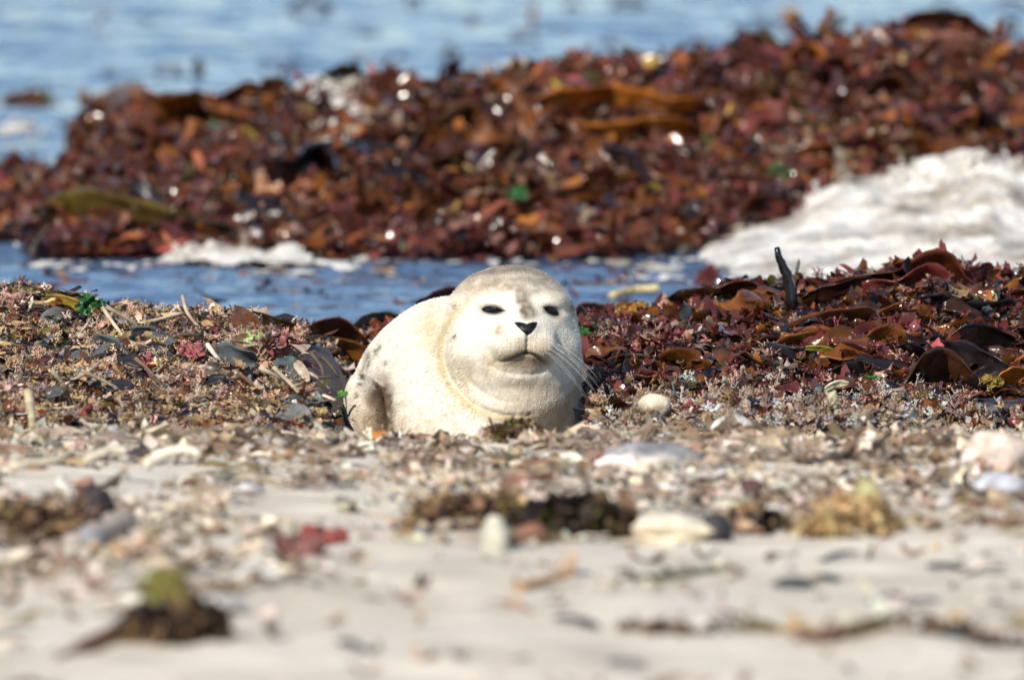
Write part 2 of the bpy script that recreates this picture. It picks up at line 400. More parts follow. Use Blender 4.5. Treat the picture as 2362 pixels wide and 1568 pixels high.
# ------------------------------------------------------------------ far bank of weed rolling in
xs = np.arange(-1.75, 1.75, .025); ys = np.arange(4.0, 8.4, .025)
X, Y = np.meshgrid(xs, ys, indexing='ij')
bankV = np.stack([X, Y, bank_z(X, Y)-.02], 2).reshape(-1, 3)
H = Heap()
bm_ = lambda x, y: ((bank_z(x, y) > .005)*1.0)
def patchy(pos, col):
    n = noise3(pos[:, 0]*4, pos[:, 1]*4, pos[:, 2]*8+1.)
    return np.clip(col*(1+.45*n)[:, None], .004, .85)
PALF = [C_BROWN, C_ORANGE, C_RED, C_CRIM, C_PINK, C_PALE, C_TAN, C_OLIVE, C_GREEN, C_BLACK, C_YEL, C_PURP]
WF = [30, 16, 15, 6, 7, 5, 7, 5, 1.2, 10, 1.5, 4]
def zones(pos, col):
    n = noise3(pos[:, 0]*2.6, pos[:, 1]*2.2, 1.7)+.5*noise3(pos[:, 0]*6, pos[:, 1]*5, 4.4)
    k = np.clip(np.abs(n)*1.4, 0, .62)[:, None]
    lum = (col.mean(1)/.08)[:, None]
    warm = np.array([.145, .048, .017]); red = np.array([.17, .048, .042])
    c = col*(1-k)+np.clip(lum, .35, 2)*np.where(n[:, None] > 0, warm, red)*k
    d = noise3(pos[:, 0]*5+9, pos[:, 1]*4, 7.7)
    return np.clip(1.14*c*(1+.65*np.minimum(d, .35))[:, None], .006, .85)
scatter(H, FL2, bank_z, -1.5, 1.5, 4.3, 7.6, 9000, .044, .62, [C_BROWN, C_ORANGE, C_RED, C_CRIM, C_OLIVE, C_BLACK, C_PURP], [30, 15, 14, 5, 4, 10, 5], (-.005, .022), bm_, (1.7, .75, 1), tint=zones)
scatter(H, FL, bank_z, -1.5, 1.5, 4.3, 7.2, 15000, .021, .85, PALF, WF, (0, .03), bm_, (1.5, .8, 1), tint=zones)
scatter(H, ST, bank_z, -1.5, 1.5, 4.3, 7.4, 5200, .13, .35, [C_BROWN, C_ORANGE, C_RED, C_TAN, C_BLACK], [5, 4, 3, 1, 2], (.005, .03), bm_, tint=zones)
scatter(H, TU, bank_z, -1.5, 1.5, 4.3, 7.2, 2600, .035, .5, [C_CRIM, C_PINK, C_RED, C_PALE], [3, 3, 3, 2], (.005, .028), bm_, tint=patchy)
# torn bits adrift on the channel, on the open water behind and caught in the foam
flat0 = lambda x, y: np.zeros_like(x)
scatter(H, FL, flat0, -.95, .75, 3.0, 4.7, 260, .028, .25, [C_BROWN, C_RED, C_BLACK, C_TAN, C_ORANGE], None, (.0, .008), lambda x, y: ss(.35, .6, .5+noise3(x*3, y*6, 2.2)), (1.6, .8, 1))
scatter(H, FL, flat0, -1.4, 1.6, 6.9, 13.5, 420, .040, .25, [C_BROWN, C_RED, C_BLACK, C_PURP], None, (.0, .012), lambda x, y: ss(.45, .75, .5+noise3(x*2.2, y*1.1, 5.2)-.02*(y-7)), (1.7, .8, 1))
# core and scraps read as one mass
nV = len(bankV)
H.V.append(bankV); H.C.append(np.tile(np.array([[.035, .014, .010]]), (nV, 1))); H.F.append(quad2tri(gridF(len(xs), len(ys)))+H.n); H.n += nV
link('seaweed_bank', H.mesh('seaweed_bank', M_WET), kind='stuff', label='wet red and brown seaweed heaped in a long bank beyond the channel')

# ------------------------------------------------------------------ near wrack, both sides of the seal
xs = np.arange(-1.3, 1.3, .02); ys = np.arange(-1.4, 3.0, .02)
X, Y = np.meshgrid(xs, ys, indexing='ij')
Zw = wrack_z(X, Y)-.012; keepv = Zw > np.where(Y < 1.2, sand_z(X, Y)-.05, -.10)
F = gridF(len(xs), len(ys)); F = F[keepv.ravel()[F].all(1)]
V = np.stack([X, Y, Zw], 2).reshape(-1, 3)
used = np.unique(F); rem = -np.ones(len(V), int); rem[used] = np.arange(len(used))
wV, wF = V[used], rem[F]
SEALX = (-.275, .125)
def wmask(lo, hi):
    def f(x, y):
        ok = (wrack_z(x, y) > np.maximum(sand_z(x, y)-.01, .004)) & (x > lo) & (x < hi)
        inside = (x > -.335) & (x < .122) & (y > -.2) & (y < 1.0)
        inside = inside | ((((x-.84)/.16)**2+((y+.12)/.22)**2) < 1)
        return ok*(~inside)*1.0
    return f
H = Heap()
# left: drier, pinkish coralline scraps and slate coloured flakes
C_DULL = (.46, .345, .25)
PL = [C_PINK, C_DULL, C_TAN, C_RED, C_CRIM, C_BROWN, C_SLATE, C_BLACK, C_GREY, C_OLIVE, C_GREEN, C_WHITE]; WL = [6, 13, 13, 2.5, 1, 8, 3.5, 8, 5, 4, .6, 2]
lm = wmask(-1.25, .02)
scatter(H, FL, wrack_z, -1.2, .0, -1.3, 2.2, 6500, .019, .6, PL, WL, (-.004, .012), lm, tint=patchy)
scatter(H, FL2, wrack_z, -1.2, .0, -1.3, 2.2, 900, .028, .5, [C_SLATE, C_BLACK, C_GREY, C_BROWN, C_RED], [4, 4, 3, 3, 2], (-.004, .008), lm)
scatter(H, TU, wrack_z, -1.2, .0, -1.3, 2.0, 3600, .029, .6, [C_PINK, C_DULL, C_TAN, C_CRIM, C_BROWN], [5, 11, 9, .8, 5], (.0, .014), lm, tint=patchy)
scatter(H, TUS, wrack_z, -1.2, .0, -1.3, 2.0, 6000, .016, .7, [C_PINK, C_DULL, C_TAN, C_RED, C_WHITE], [5, 9, 8, 1.5, 1], (.002, .016), lm, tint=patchy)
scatter(H, ST, wrack_z, -1.2, .0, -1.3, 2.2, 2600, .075, .3, [C_TAN, C_BROWN, C_BLACK, C_DULL, C_OLIVE], [4, 3, 3, 2, 1], (.004, .014), lm)
nV = len(wV); 
k = wV[:, 0] < 0
link('wrack_heap', H.mesh('wrack_heap', M_DAMP), kind='stuff', label='pinkish and grey dried seaweed scraps heaped left of the seal')
# right: wetter and redder at the back, pale scraps in front
H = Heap(); rm = wmask(.02, 1.25)
PR = [C_BROWN, C_RED, C_CRIM, C_PINK, C_ORANGE, C_BLACK, C_PURP, C_OLIVE, C_GREEN, C_TAN, C_PALE, C_SLATE]; WR = [22, 12, 5, 6, 7, 9, 2, 4, 1.2, 4, 3, 2]
scatter(H, FL, wrack_z, .02, 1.25, -.55, 2.7, 9500, .022, .6, PR, WR, (-.004, .014), rm, tint=patchy)
scatter(H, FL2, wrack_z, .02, 1.25, -.4, 2.7, 3600, .040, .5, [C_BROWN, C_RED, C_BLACK, C_ORANGE, C_SLATE, C_PURP], [9, 4, 4, 3, 1, 1], (-.004, .012), rm)
scatter(H, TU, wrack_z, .02, 1.25, -.5, 2.2, 2200, .028, .6, [C_CRIM, C_RED, C_PINK, C_BROWN], [3, 5, 3, 5], (.0, .014), rm)
scatter(H, ST, wrack_z, .02, 1.25, -.5, 2.6, 900, .08, .35, [C_BROWN, C_ORANGE, C_BLACK, C_RED], None, (.004, .016), rm)
link('weed_heap', H.mesh('weed_heap', M_WET), kind='stuff', label='wet dark red and brown seaweed heaped right of the seal')
H = Heap()
fm = lambda x, y: rm(x, y)*(1-ss(-.35, .12, y+.10*noise3(x*6, y*6, 3.)))
scatter(H, TU, wrack_z, .02, 1.25, -1.3, .3, 3000, .027, .6, [C_PINK, C_PALE, C_TAN, C_WHITE], [3, 12, 9, 5], (.004, .024), fm)
scatter(H, FL, wrack_z, .02, 1.25, -1.3, .3, 3600, .018, .6, [C_PALE, C_TAN, C_GREY, C_BLACK, C_BROWN, C_GREEN, C_WHITE], [8, 6, 4, 4, 3, .7, 3], (.004, .018), fm)
nV = len(wV)
link('coralline_scraps', H.mesh('coralline_scraps', M_DAMP), kind='stuff', label='pale pink and cream coralline scraps along the front of the wet seaweed right of the seal')
link('wrack_mound', mesh_np('wrack_mound', wV, wF, M_CORE2), kind='structure', label='dark matted seaweed under the loose scraps')
print('weed', time.time()-T0)

# ------------------------------------------------------------------ the seal: one distance field, meshed
SV = .0027
CB, SB = math.cos(math.atan(TILT)), math.sin(math.atan(TILT))
HEADZ = CAMH-20*(TILT+(745-784)*PXR)
YAW = math.radians(10.0); CY, SY = math.cos(YAW), math.sin(YAW)
def smin(a, b, k):
    h = np.clip(.5+.5*(b-a)/k, 0, 1); return b*(1-h)+a*h-k*h*(1-h)
def smax(a, b, k): return -smin(-a, -b, k)
def ell(p, c, r):
    q = (p-np.array(c))/np.array(r); k0 = np.sqrt((q*q).sum(-1)); q2 = q/np.array(r); k1 = np.sqrt((q2*q2).sum(-1))+1e-9
    return k0*(k0-1)/k1
def rot2(p, c, ang, ax):
    """rotate points about an axis through c"""
    q = p-np.array(c); ca, sa = math.cos(ang), math.sin(ang); i, j = {'x': (1, 2), 'y': (0, 2), 'z': (0, 1)}[ax]
    o = q.copy(); o[..., i] = ca*q[..., i]+sa*q[..., j]; o[..., j] = -sa*q[..., i]+ca*q[..., j]
    return o
def headlocal(p):
    a = p[..., 0]*CY+p[..., 1]*SY; b = -p[..., 0]*SY+p[..., 1]*CY
    return np.stack([a, b, p[..., 2]], -1)
def fromhead(q):
    return np.stack([q[..., 0]*CY-q[..., 1]*SY, q[..., 0]*SY+q[..., 1]*CY, q[..., 2]], -1)
def segd(a, c, pts):
    d = None
    for (x0, z0), (x1, z1) in zip(pts[:-1], pts[1:]):
        vx, vz = x1-x0, z1-z0; t = np.clip(((a-x0)*vx+(c-z0)*vz)/(vx*vx+vz*vz), 0, 1)
        e = np.hypot(a-x0-t*vx, c-z0-t*vz); d = e if d is None else np.minimum(d, e)
    return d
MOUTH = [(-.056, -.056), (-.047, -.0605), (-.036, -.0600), (-.025, -.0565), (-.013, -.0500), (0, -.0455), (.013, -.0500), (.025, -.0575), (.036, -.0625), (.046, -.064)]
PHIL = [(0, -.016), (0, -.046)]
JAW = [(-.050, -.066), (-.035, -.0755), (-.012, -.0800), (.012, -.0800), (.03, -.075)]
EYES = [(-.047, .0205, .0165, .0061, math.radians(-3), 1), (.047, .0190, .0150, .0068, math.radians(-22), -1)]
def sdf_head(p):
    q = headlocal(p); a, b, c = q[..., 0], q[..., 1], q[..., 2]
    d = ell(q, (0, .015, .002), (.1035, .118, .0885))
    d = smin(d, ell(q, (-.002, .02, -.048), (.102, .095, .068)), .03)
    d = smin(d, ell(q, (-.052, -.035, -.042), (.046, .055, .045)), .03)
    d = smin(d, ell(q, (.052, -.035, -.042), (.046, .055, .045)), .03)
    d = smin(d, ell(q, (0, -.078, -.022), (.042, .058, .036)), .045)
    for s in (-1, 1):
        d = smin(d, ell(q, (s*.0225, -.108, -.035), (.0285, .030, .0235)), .011)
    d = smin(d, ell(q, (0, -.118, -.012), (.019, .020, .015)), .013)
    d = smin(d, ell(q, (0, -.070, -.0625), (.031, .038, .0175)), .022)
    d = smin(d, ell(q, (0, -.045, -.080), (.060, .056, .026)), .034)
    # brow ridges and eye hollows
    for (ea, ec, L, hgt, an, sg) in EYES:
        d = smin(d, ell(q, (ea*1.02, -.060, ec+.013), (.022, .022, .010)), .022)
        d = smin(d, ell(q, (ea*1.05, -.066, ec-.014), (.022, .024, .008)), .014)
    fr = ss(-.045, -.075, b)
    d = d + fr*.0034*np.exp(-(segd(a, c, MOUTH)/.0024)**2)*ss(.052, .012, np.abs(a))
    d = d + fr*.0028*np.exp(-(segd(a, c, PHIL)/.0022)**2)
    d = d + ss(-.03, -.06, b)*.0013*np.exp(-(segd(a, c, JAW)/.004)**2)
    for (ea, ec, L, hgt, an, sg) in EYES:
        d = d + fr*.0035*np.exp(-((a-ea)/.017)**2-((c-ec)/.0065)**2)
    # ear holes
    d = d + .003*np.exp(-(((b-.03)/.006)**2+((c-.012)/.006)**2))
    return d
def sdf_body(p):
    mid = ell(p, (-.088, .36, -.165), (.178, .34, .207))
    chest = ell(p, (-.045, .135, -.165), (.146, .205, .165))
    d = smin(mid, chest, .05)
    d = smin(d, ell(p, (-.15, .76, -.125), (.115, .27, .10)), .08)
    for s in (-1, 1):
        d = smin(d, ell(rot2(p, (-.17+s*.05, 1.04, -.105), s*.35, 'z'), (0, 0, 0), (.045, .12, .017)), .03)
    # fore flippers
    f = ell(rot2(p, (-.226, .105, -.155), .22, 'y'), (0, 0, 0), (.034, .085, .078))
    d = smin(d, f, .016)
    f2 = ell(rot2(p, (.080, .10, -.172), -.25, 'y'), (0, 0, 0), (.024, .10, .05))
    d = smin(d, f2, .014)
    d = smin(d, ell(p, (.010, -.005, -.112), (.080, .084, .060)), .03)
    neck = ell(p, (-.004, .060, -.056), (.111, .128, .085))
    d = smin(d, neck, .034)
    d = smin(d, ell(p, (.006, .05, -.10), (.092, .112, .08)), .04)
    return d
def sdf(p):
    d = smin(sdf_body(p), sdf_head(p), .022)
    x, y, z = p[..., 0], p[..., 1], p[..., 2]
    # soft rolls and dimples of the coat
    d = d - .0022*noise3(x*14, y*14, z*14) - .0007*noise3(x*45, y*45, z*45)
    # skin fold at the throat
    r = np.sqrt(((x-.004)/.106)**2+((z+.045)/.098)**2)
    d = d + .0030*np.exp(-((r-1.02)/.045)**2)*ss(.02, -.03, z)*ss(.2, .0, y)*ss(.06, -.02, x) + .0012*np.exp(-((r-.80)/.035)**2)*ss(-.04, -.07, z)*ss(.2, .0, y)*ss(.03, -.03, x)*ss(-.1, -.07, x)
    ground = -(z-.0787*y+.196)
    return smax(d, ground, .015)
def mesh_sdf(lo, hi, h):
    n = [int(math.ceil((hi[i]-lo[i])/h))+1 for i in range(3)]
    B = 8; nb = [(k+B-1)//B for k in n]; n = [k*B for k in nb]
    ax = [lo[i]+h*np.arange(n[i]) for i in range(3)]
    cx = [lo[i]+h*(B*np.arange(nb[i])+(B-1)/2) for i in range(3)]
    G = np.stack(np.meshgrid(*cx, indexing='ij'), -1)
    D = sdf(G.reshape(-1, 3)).reshape(nb)
    near = np.abs(D) < h*B*1.25
    full = np.repeat(np.repeat(np.repeat(D.astype(np.float32), B, 0), B, 1), B, 2)
    idx = np.argwhere(near); o = np.stack(np.meshgrid(*[np.arange(B)]*3, indexing='ij'), -1).reshape(-1, 3)
    for s in range(0, len(idx), 400):
        I = (idx[s:s+400, None, :]*B+o[None]).reshape(-1, 3)
        full[I[:, 0], I[:, 1], I[:, 2]] = sdf(np.array(lo)+h*I)
    ins = full < 0
    c8 = [full[i:n[0]-1+i, j:n[1]-1+j, k:n[2]-1+k] for i in (0, 1) for j in (0, 1) for k in (0, 1)]
    cnt = sum((c < 0).astype(np.int8) for c in c8)
    act = (cnt > 0) & (cnt < 8); cells = np.argwhere(act)
    vid = -np.ones(act.shape, np.int32); vid[act] = np.arange(len(cells))
    V = np.array(lo)+h*(cells+.5)
    for _ in range(4):
        e = 4e-4; d0 = sdf(V)
        g = np.stack([sdf(V+np.eye(3)[i]*e)-d0 for i in range(3)], -1)/e
        V = V-np.clip(d0, -h, h)[:, None]*g/np.maximum((g*g).sum(-1), .25)[:, None]
    F = []
    for axn in range(3):
        sl0 = [slice(None)]*3; sl1 = [slice(None)]*3; sl0[axn] = slice(0, -1); sl1[axn] = slice(1, None)
        a, b = ins[tuple(sl0)], ins[tuple(sl1)]
        E = np.argwhere(a != b)
        o1, o2 = [i for i in range(3) if i != axn]
        ok = (E[:, o1] > 0) & (E[:, o2] > 0) & (E[:, o1] < n[o1]-1) & (E[:, o2] < n[o2]-1); E = E[ok]
        q = []
        for (s1, s2) in ((-1, -1), (0, -1), (0, 0), (-1, 0)):
            c = E.copy(); c[:, o1] += s1; c[:, o2] += s2; q.append(vid[c[:, 0], c[:, 1], c[:, 2]])
        q = np.stack(q, 1)
        flip = a[E[:, 0], E[:, 1], E[:, 2]]
        if axn == 1: flip = ~flip
        q[~flip] = q[~flip][:, ::-1]
        F.append(q)
    F = np.concatenate(F)
    return V, F[(F >= 0).all(1)]
sealV, sealF = mesh_sdf((-.29, -.17, -.22), (.16, 1.20, .105), SV)
print('seal verts', len(sealV), time.time()-T0)
def bl(x, z, cx, cz, rx, rz, e=1.0):
    return np.exp(-(((x-cx)/rx)**2+((z-cz)/rz)**2)**e)
def coat(p):
    x, y, z = p[:, 0], p[:, 1], p[:, 2]
    q = headlocal(p); a, b, c = q[:, 0], q[:, 1], q[:, 2]
    n1 = noise3(x*40, y*40, z*40); n2 = noise3(x*110, y*60, z*110); n3 = noise3(x*14+4, y*14, z*14)
    C = np.tile(np.array([.81, .745, .625]), (len(p), 1))
    def mixc(m, col):
        m = np.clip(m, 0, 1)[:, None]; return C*(1-m)+np.array(col)*m
    C = mixc(.25+.25*n3, (.77, .665, .50))
    front = ss(.06, .0, b)
    # grey-brown crown, with a scalloped edge above the brows
    edge = .047+.010*np.cos(a*38)+.007*n1+.05*np.maximum(a-.03, 0)
    crown = ss(-.012, .020, c-edge)*ss(.115, .07, np.abs(a+.01))*(.72+.28*n2)
    C = mixc(crown*1.1*ss(.13, .07, b)*(.8+.35*n1), (.25, .175, .108))
    C = mixc(.7*bl(a, c, -.01, .080, .065, .012)*(1+.5*n1)*front, (.10, .085, .07))
    C = mixc(.7*bl(a, c, .035, .066, .014, .006)*front, (.16, .14, .12))
    # dark blaze down to the nose
    bz = ss(.023, .004, np.abs(a-.003+.16*(c-.03)+.007*n1+.004*n2))*ss(-.002, .014, c+.004*n1)*ss(.066, .046, c+.006*n1)*front*(.75+.3*n3)
    C = mixc(bz*(1.1+.5*n2), (.115, .08, .052))
    C = mixc(.55*bl(a+.3*(c-.05), c, .020, .052, .022, .008)*front*(1+1.2*n2+.8*n1), (.26, .205, .15))
    C = mixc(.42*bl(a, c, -.022, .056, .030, .009)*front*(1+1.8*n2+1.2*n1), (.32, .255, .19))
    arc = .056+.010*np.cos(a*30)+.004*n1
    C = mixc(.5*np.exp(-((c-arc)/.0035)**2)*ss(.07, .04, np.abs(a+.005))*(1+1.2*n2)*front, (.33, .255, .175))
    C = mixc(.5*np.exp(-((c-arc-.009)/.0045)**2)*ss(.06, .02, np.abs(a))*front, (.66, .58, .46))
    # around the eyes
    for (ea, ec, L, hgt, an, sg) in EYES:
        ca, sa = math.cos(an), math.sin(an); u = (a-ea)*ca+(c-ec)*sa; v = -(a-ea)*sa+(c-ec)*ca
        C = mixc(1.1*np.exp(-((u/(L*1.12))**2+(v/(hgt*1.45))**2)**2)*front, (.05, .035, .028))
        C = mixc(.35*np.exp(-(((u+sg*L*1.3)/.010)**2+(v/.008)**2))*front, (.62, .42, .30))
    # muzzle and lips
    mz = front*ss(-.07, -.10, b)
    C = mixc(.42*mz*bl(a, c, 0, -.040, .045, .018)*(1+.4*n1), (.62, .49, .34))
    rows = .5+.5*np.sin(c*1500+a*120)*np.sin(a*900)
    C = mixc(.75*mz*rows*ss(.060, .02, np.abs(a))*ss(-.016, -.026, c)*ss(-.062, -.05, c), (.48, .36, .25))
    for s_ in (-1, 1):
        for i in range(4):
            for j in range(5):
                fa, fc = s_*(.013+.0062*j+.001*(i % 2)), -.0245-.0058*i-.0006*j
                C = mixc(.75*front*np.exp(-((a-fa)**2+(c-fc)**2)/.0012**2), (.20, .14, .095))
    C = mixc(.35*mz*bl(a, c, .02, -.042, .022, .010), (.62, .45, .33))
    C = mixc(.8*front*bl(a, c, -.041, -.012, .010, .009)*(1+n2), (.40, .29, .19))
    md = segd(a, c, MOUTH); fr = ss(-.05, -.075, b)
    C = mixc(1.1*fr*np.exp(-(md/.0034)**2)*ss(.05, .018, np.abs(a)), (.045, .03, .022))
    C = mixc(.35*fr*np.exp(-(md/.0075)**2), (.42, .29, .18))
    C = mixc(.70*fr*np.exp(-(segd(a, c, PHIL)/.0016)**2), (.08, .06, .055))
    C = mixc(.95*fr*bl(a, c, 0, -.0625, .037, .0125, 2)*(1+.2*n1), (.21, .145, .09))  # brown lower lip, darkened to hold the muzzle's shade as well
    # stained neck fold and chin; the chin's tan shade is painted on the throat
    r = np.sqrt(((x-.004)/.110)**2+((z+.045)/.100)**2)
    C = mixc(.8*np.exp(-((r-1.05)/.07)**2)*ss(.06, .01, z)*ss(.25, .05, y)*(1+.3*n1), (.60, .46, .25))
    C = mixc(.75*bl(x, z, -.130, -.005, .022, .05)*ss(.5, .1, y), (.62, .48, .26))
    C = mixc(.6*bl(x, z, -.055, -.072, .045, .022)*(1+n1)*ss(.05, 0, y), (.54, .42, .27))
    C = mixc(.72*bl(x, z, .035, -.112, .055, .034)*ss(.1, 0, y)*(1+.25*n1), (.56, .44, .30))
    # brown coat in the flipper pit
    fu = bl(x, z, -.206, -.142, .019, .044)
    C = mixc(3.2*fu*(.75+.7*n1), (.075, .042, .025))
    C = mixc(.8*bl(x, z, -.226, -.150, .024, .040)*(1+.5*n2), (.36, .26, .165))
    C = mixc(.6*(n1 > .15)*bl(x, z, -.180, -.145, .015, .03), (.42, .34, .24))
    # small dark marks on the flank and face
    for (cx, cz, rx, rz, s) in ((-.229, -.060, .006, .016, .8), (-.236, -.088, .005, .016, .8), (-.216, -.046, .004, .006, .6), (-.198, -.063, .004, .004, .85), (-.209, -.038, .004, .008, .5), (-.245, -.112, .004, .004, .7),
                                (-.0905, .0285, .0045, .0045, .6), (-.0895, -.0225, .004, .005, .75), (-.078, .017, .003, .004, .35), (.0935, .027, .003, .012, .55)):
        jx, jz = .0035*noise3(x*180, y*180, z*180+3.), .004*noise3(x*180+7., y*180, z*180)
        C = mixc(s*bl(x+jx, z+jz, cx, cz, rx, rz)*(1.3+1.2*n2+.8*n1), (.10, .075, .055))
    n4 = noise3(x*75+2, y*30, z*55)
    C *= (1+.07*n2+.06*n1+.08*n4)[:, None]
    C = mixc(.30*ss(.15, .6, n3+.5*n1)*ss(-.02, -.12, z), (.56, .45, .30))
    return np.clip(C, .02, .86)
def to_world(p):
    return np.stack([p[:, 0], p[:, 1]*CB+p[:, 2]*SB, HEADZ-p[:, 1]*SB+p[:, 2]*CB], 1)
def fur_mat():
    m, nt, b, out = newmat('seal_coat')
    at = nd(nt, 'ShaderNodeAttribute', attribute_name='col'); tc = nd(nt, 'ShaderNodeTexCoord')
    mp = nd(nt, 'ShaderNodeMapping'); mp.inputs['Scale'].default_value = (1, .35, .55); nt.links.new(tc.outputs['Object'], mp.inputs[0])
    n1 = nd(nt, 'ShaderNodeTexNoise'); n1.inputs['Scale'].default_value = 520.; n1.inputs['Detail'].default_value = 3
    n2 = nd(nt, 'ShaderNodeTexNoise'); n2.inputs['Scale'].default_value = 120.; n2.inputs['Detail'].default_value = 4
    nt.links.new(mp.outputs[0], n1.inputs[0]); nt.links.new(mp.outputs[0], n2.inputs[0])
    mr = nd(nt, 'ShaderNodeMapRange'); mr.inputs['From Min'].default_value = .3; mr.inputs['From Max'].default_value = .7; mr.inputs['To Min'].default_value = .88; mr.inputs['To Max'].default_value = 1.06
    nt.links.new(n2.outputs[0], mr.inputs[0])
    mx = nd(nt, 'ShaderNodeVectorMath', operation='SCALE'); nt.links.new(at.outputs['Color'], mx.inputs[0]); nt.links.new(mr.outputs[0], mx.inputs['Scale'])
    nt.links.new(mx.outputs[0], b.inputs['Base Color'])
    b.inputs['Roughness'].default_value = .7; b.inputs['Specular IOR Level'].default_value = .14
    b.inputs['Sheen Weight'].default_value = .03; b.inputs['Sheen Roughness'].default_value = .4
    b1 = nd(nt, 'ShaderNodeBump'); b1.inputs['Strength'].default_value = .45; b1.inputs['Distance'].default_value = .0025
    b2 = nd(nt, 'ShaderNodeBump'); b2.inputs['Strength'].default_value = .35; b2.inputs['Distance'].default_value = .004
    nt.links.new(n1.outputs[0], b1.inputs['Height']); nt.links.new(n2.outputs[0], b2.inputs['Height']); nt.links.new(b1.outputs[0], b2.inputs['Normal'])
    nt.links.new(b2.outputs[0], b.inputs['Normal'])
    return m
def plain(name, col, rough, spec=.5, coat_w=0.):
    m, nt, b, out = newmat(name); b.inputs['Base Color'].default_value = (*col, 1); b.inputs['Roughness'].default_value = rough
    b.inputs['Specular IOR Level'].default_value = spec; b.inputs['Coat Weight'].default_value = coat_w
    g = nd(nt, 'ShaderNodeNewGeometry'); n1 = nd(nt, 'ShaderNodeTexNoise'); n1.inputs['Scale'].default_value = 300.
    nt.links.new(g.outputs['Position'], n1.inputs['Vector'])
    bp = nd(nt, 'ShaderNodeBump'); bp.inputs['Strength'].default_value = .05; bp.inputs['Distance'].default_value = .001
    nt.links.new(n1.outputs[0], bp.inputs['Height']); nt.links.new(bp.outputs[0], b.inputs['Normal'])
    return m
M_FUR = fur_mat()
seal = bpy.data.objects.new('seal', None); COL.objects.link(seal)
seal['label'] = 'cream white seal pup lying on its belly and facing the camera'; seal['category'] = 'seal'
ORIG = np.array([-.05, .12, .04]); seal.location = ORIG
link('body', mesh_np('body', to_world(sealV)-ORIG, sealF, M_FUR, coat(sealV)), seal)
def trace(a, c, b0=-.2):
    """where a line straight back from in front of the face meets the skin (head axes)"""
    b = np.full(a.shape, b0)
    for _ in range(60):
        d = sdf(fromhead(np.stack([a, b, c], -1))); b = b+np.clip(d, -.01, .01)*.8
    return b
def patch(name, mat, fn, bulge, n=9, m=24, inset=.002):
    """a raised pad whose outline is fn(t), set into the face"""
    t = np.linspace(0, 2*np.pi, m, endpoint=False); ring = np.array([fn(k) for k in t]); ctr = ring.mean(0)
    rr = np.linspace(0, 1, n)[1:]
    A = ctr[0]+(ring[None, :, 0]-ctr[0])*rr[:, None]; C_ = ctr[1]+(ring[None, :, 1]-ctr[1])*rr[:, None]
    A = np.concatenate([[ctr[0]], A.ravel()]); C_ = np.concatenate([[ctr[1]], C_.ravel()])
    R = np.concatenate([[0], np.repeat(rr, m)])
    b = trace(A, C_)-bulge*np.sqrt(np.maximum(1-R**2, 0))+inset*ss(.8, 1, R)
    V = to_world(fromhead(np.stack([A, b, C_], -1)))-ORIG
    F = [[0, 1+(j+1) % m, 1+j] for j in range(m)]
    for i in range(n-2):
        for j in range(m):
            p0, p1 = 1+i*m+j, 1+i*m+(j+1) % m
            F += [[p0, p1, p1+m], [p0, p1+m, p0+m]]
    return link(name, mesh_np(name, V, np.array(F), mat), seal)
# short coat hairs, lying back and down over the skin
def coat_hair(n):
    rs = np.random.RandomState(12)
    k = sealF[rs.randint(0, len(sealF), n)]; w = rs.dirichlet((1, 1, 1, 1), n)
    p = (sealV[k]*w[..., None]).sum(1); p = p[(p[:, 1] < .75) & (p[:, 2] > -.19+.0787*p[:, 1])]
    e = 4e-4; d0 = sdf(p); N = np.stack([sdf(p+np.eye(3)[i]*e)-d0 for i in range(3)], 1); N /= np.linalg.norm(N, axis=1)[:, None]
    q = headlocal(p); a, b, c = q[:, 0], q[:, 1], q[:, 2]
    flow = p-fromhead(np.array([0, -.15, -.012])); flow /= np.linalg.norm(flow, axis=1)[:, None]
    flow = flow+np.array([0, .5, -.35])+.30*rs.randn(len(p), 3)+.5*np.stack([noise3(p[:, 0]*25, p[:, 1]*25, p[:, 2]*25+i*9.) for i in range(3)], 1)
    flow -= (flow*N).sum(1)[:, None]*N; flow /= np.linalg.norm(flow, axis=1)[:, None]
    L = .0062*np.clip(1+.3*rs.randn(len(p)), .4, 1.7)*np.where(b < -.06, .45, 1.)
    for (ea, ec, EL, hg, an, sg) in EYES: L = L*(1-.9*np.exp(-(((a-ea)/.024)**2+((c-ec)/.013)**2)**2)*ss(-.04, -.06, b))
    L = L*(1-.95*np.exp(-((a/.024)**2+((c+.008)/.017)**2)**2)*ss(-.07, -.1, b))
    s = np.cross(flow, N); wd = np.minimum(.00055, L*.15)[:, None]
    lift = (.16+.16*rs.rand(len(p)))[:, None]
    tip = p+flow*L[:, None]+N*(L[:, None]*lift)
    V = np.stack([p-s*wd, tip, p+s*wd], 1).reshape(-1, 3); F = np.arange(len(V)).reshape(-1, 3)
    C = coat(p)*np.clip(1+.13*rs.randn(len(p))+.05, .6, 1.35)[:, None]
    return V, F, np.repeat(np.clip(C, .01, .88), 3, 0)
hv, hf, hc = coat_hair(110000)
link('fur', mesh_np('fur', to_world(hv)-ORIG, hf, M_FUR, hc, smooth=False), seal, kind='stuff')
M_EYE = plain('seal_eye', (.004, .003, .003), .12, .35, 0.); M_NOSE = plain('seal_nose', (.012, .012, .013), .45, .3); M_NOSTRIL = plain('nostril', (.004, .004, .004), .5, .2)
for (ea, ec, L, hgt, an, sg) in EYES:
    def almond(t, ea=ea, ec=ec, L=L, hgt=hgt, an=an, sg=sg):
        u = math.cos(t)*L; k = math.cos(t)*sg
        v = math.sin(t)*hgt*(1-.5*max(k, 0)**1.5)*(1.0 if math.sin(t) > 0 else .85)
        if k > 0: u *= 1.28; v *= max(0.0, 1-.8*k**3)
        return (ea+u*math.cos(an)-v*math.sin(an), ec+u*math.sin(an)+v*math.cos(an))
    patch('eye', M_EYE, almond, .0042)
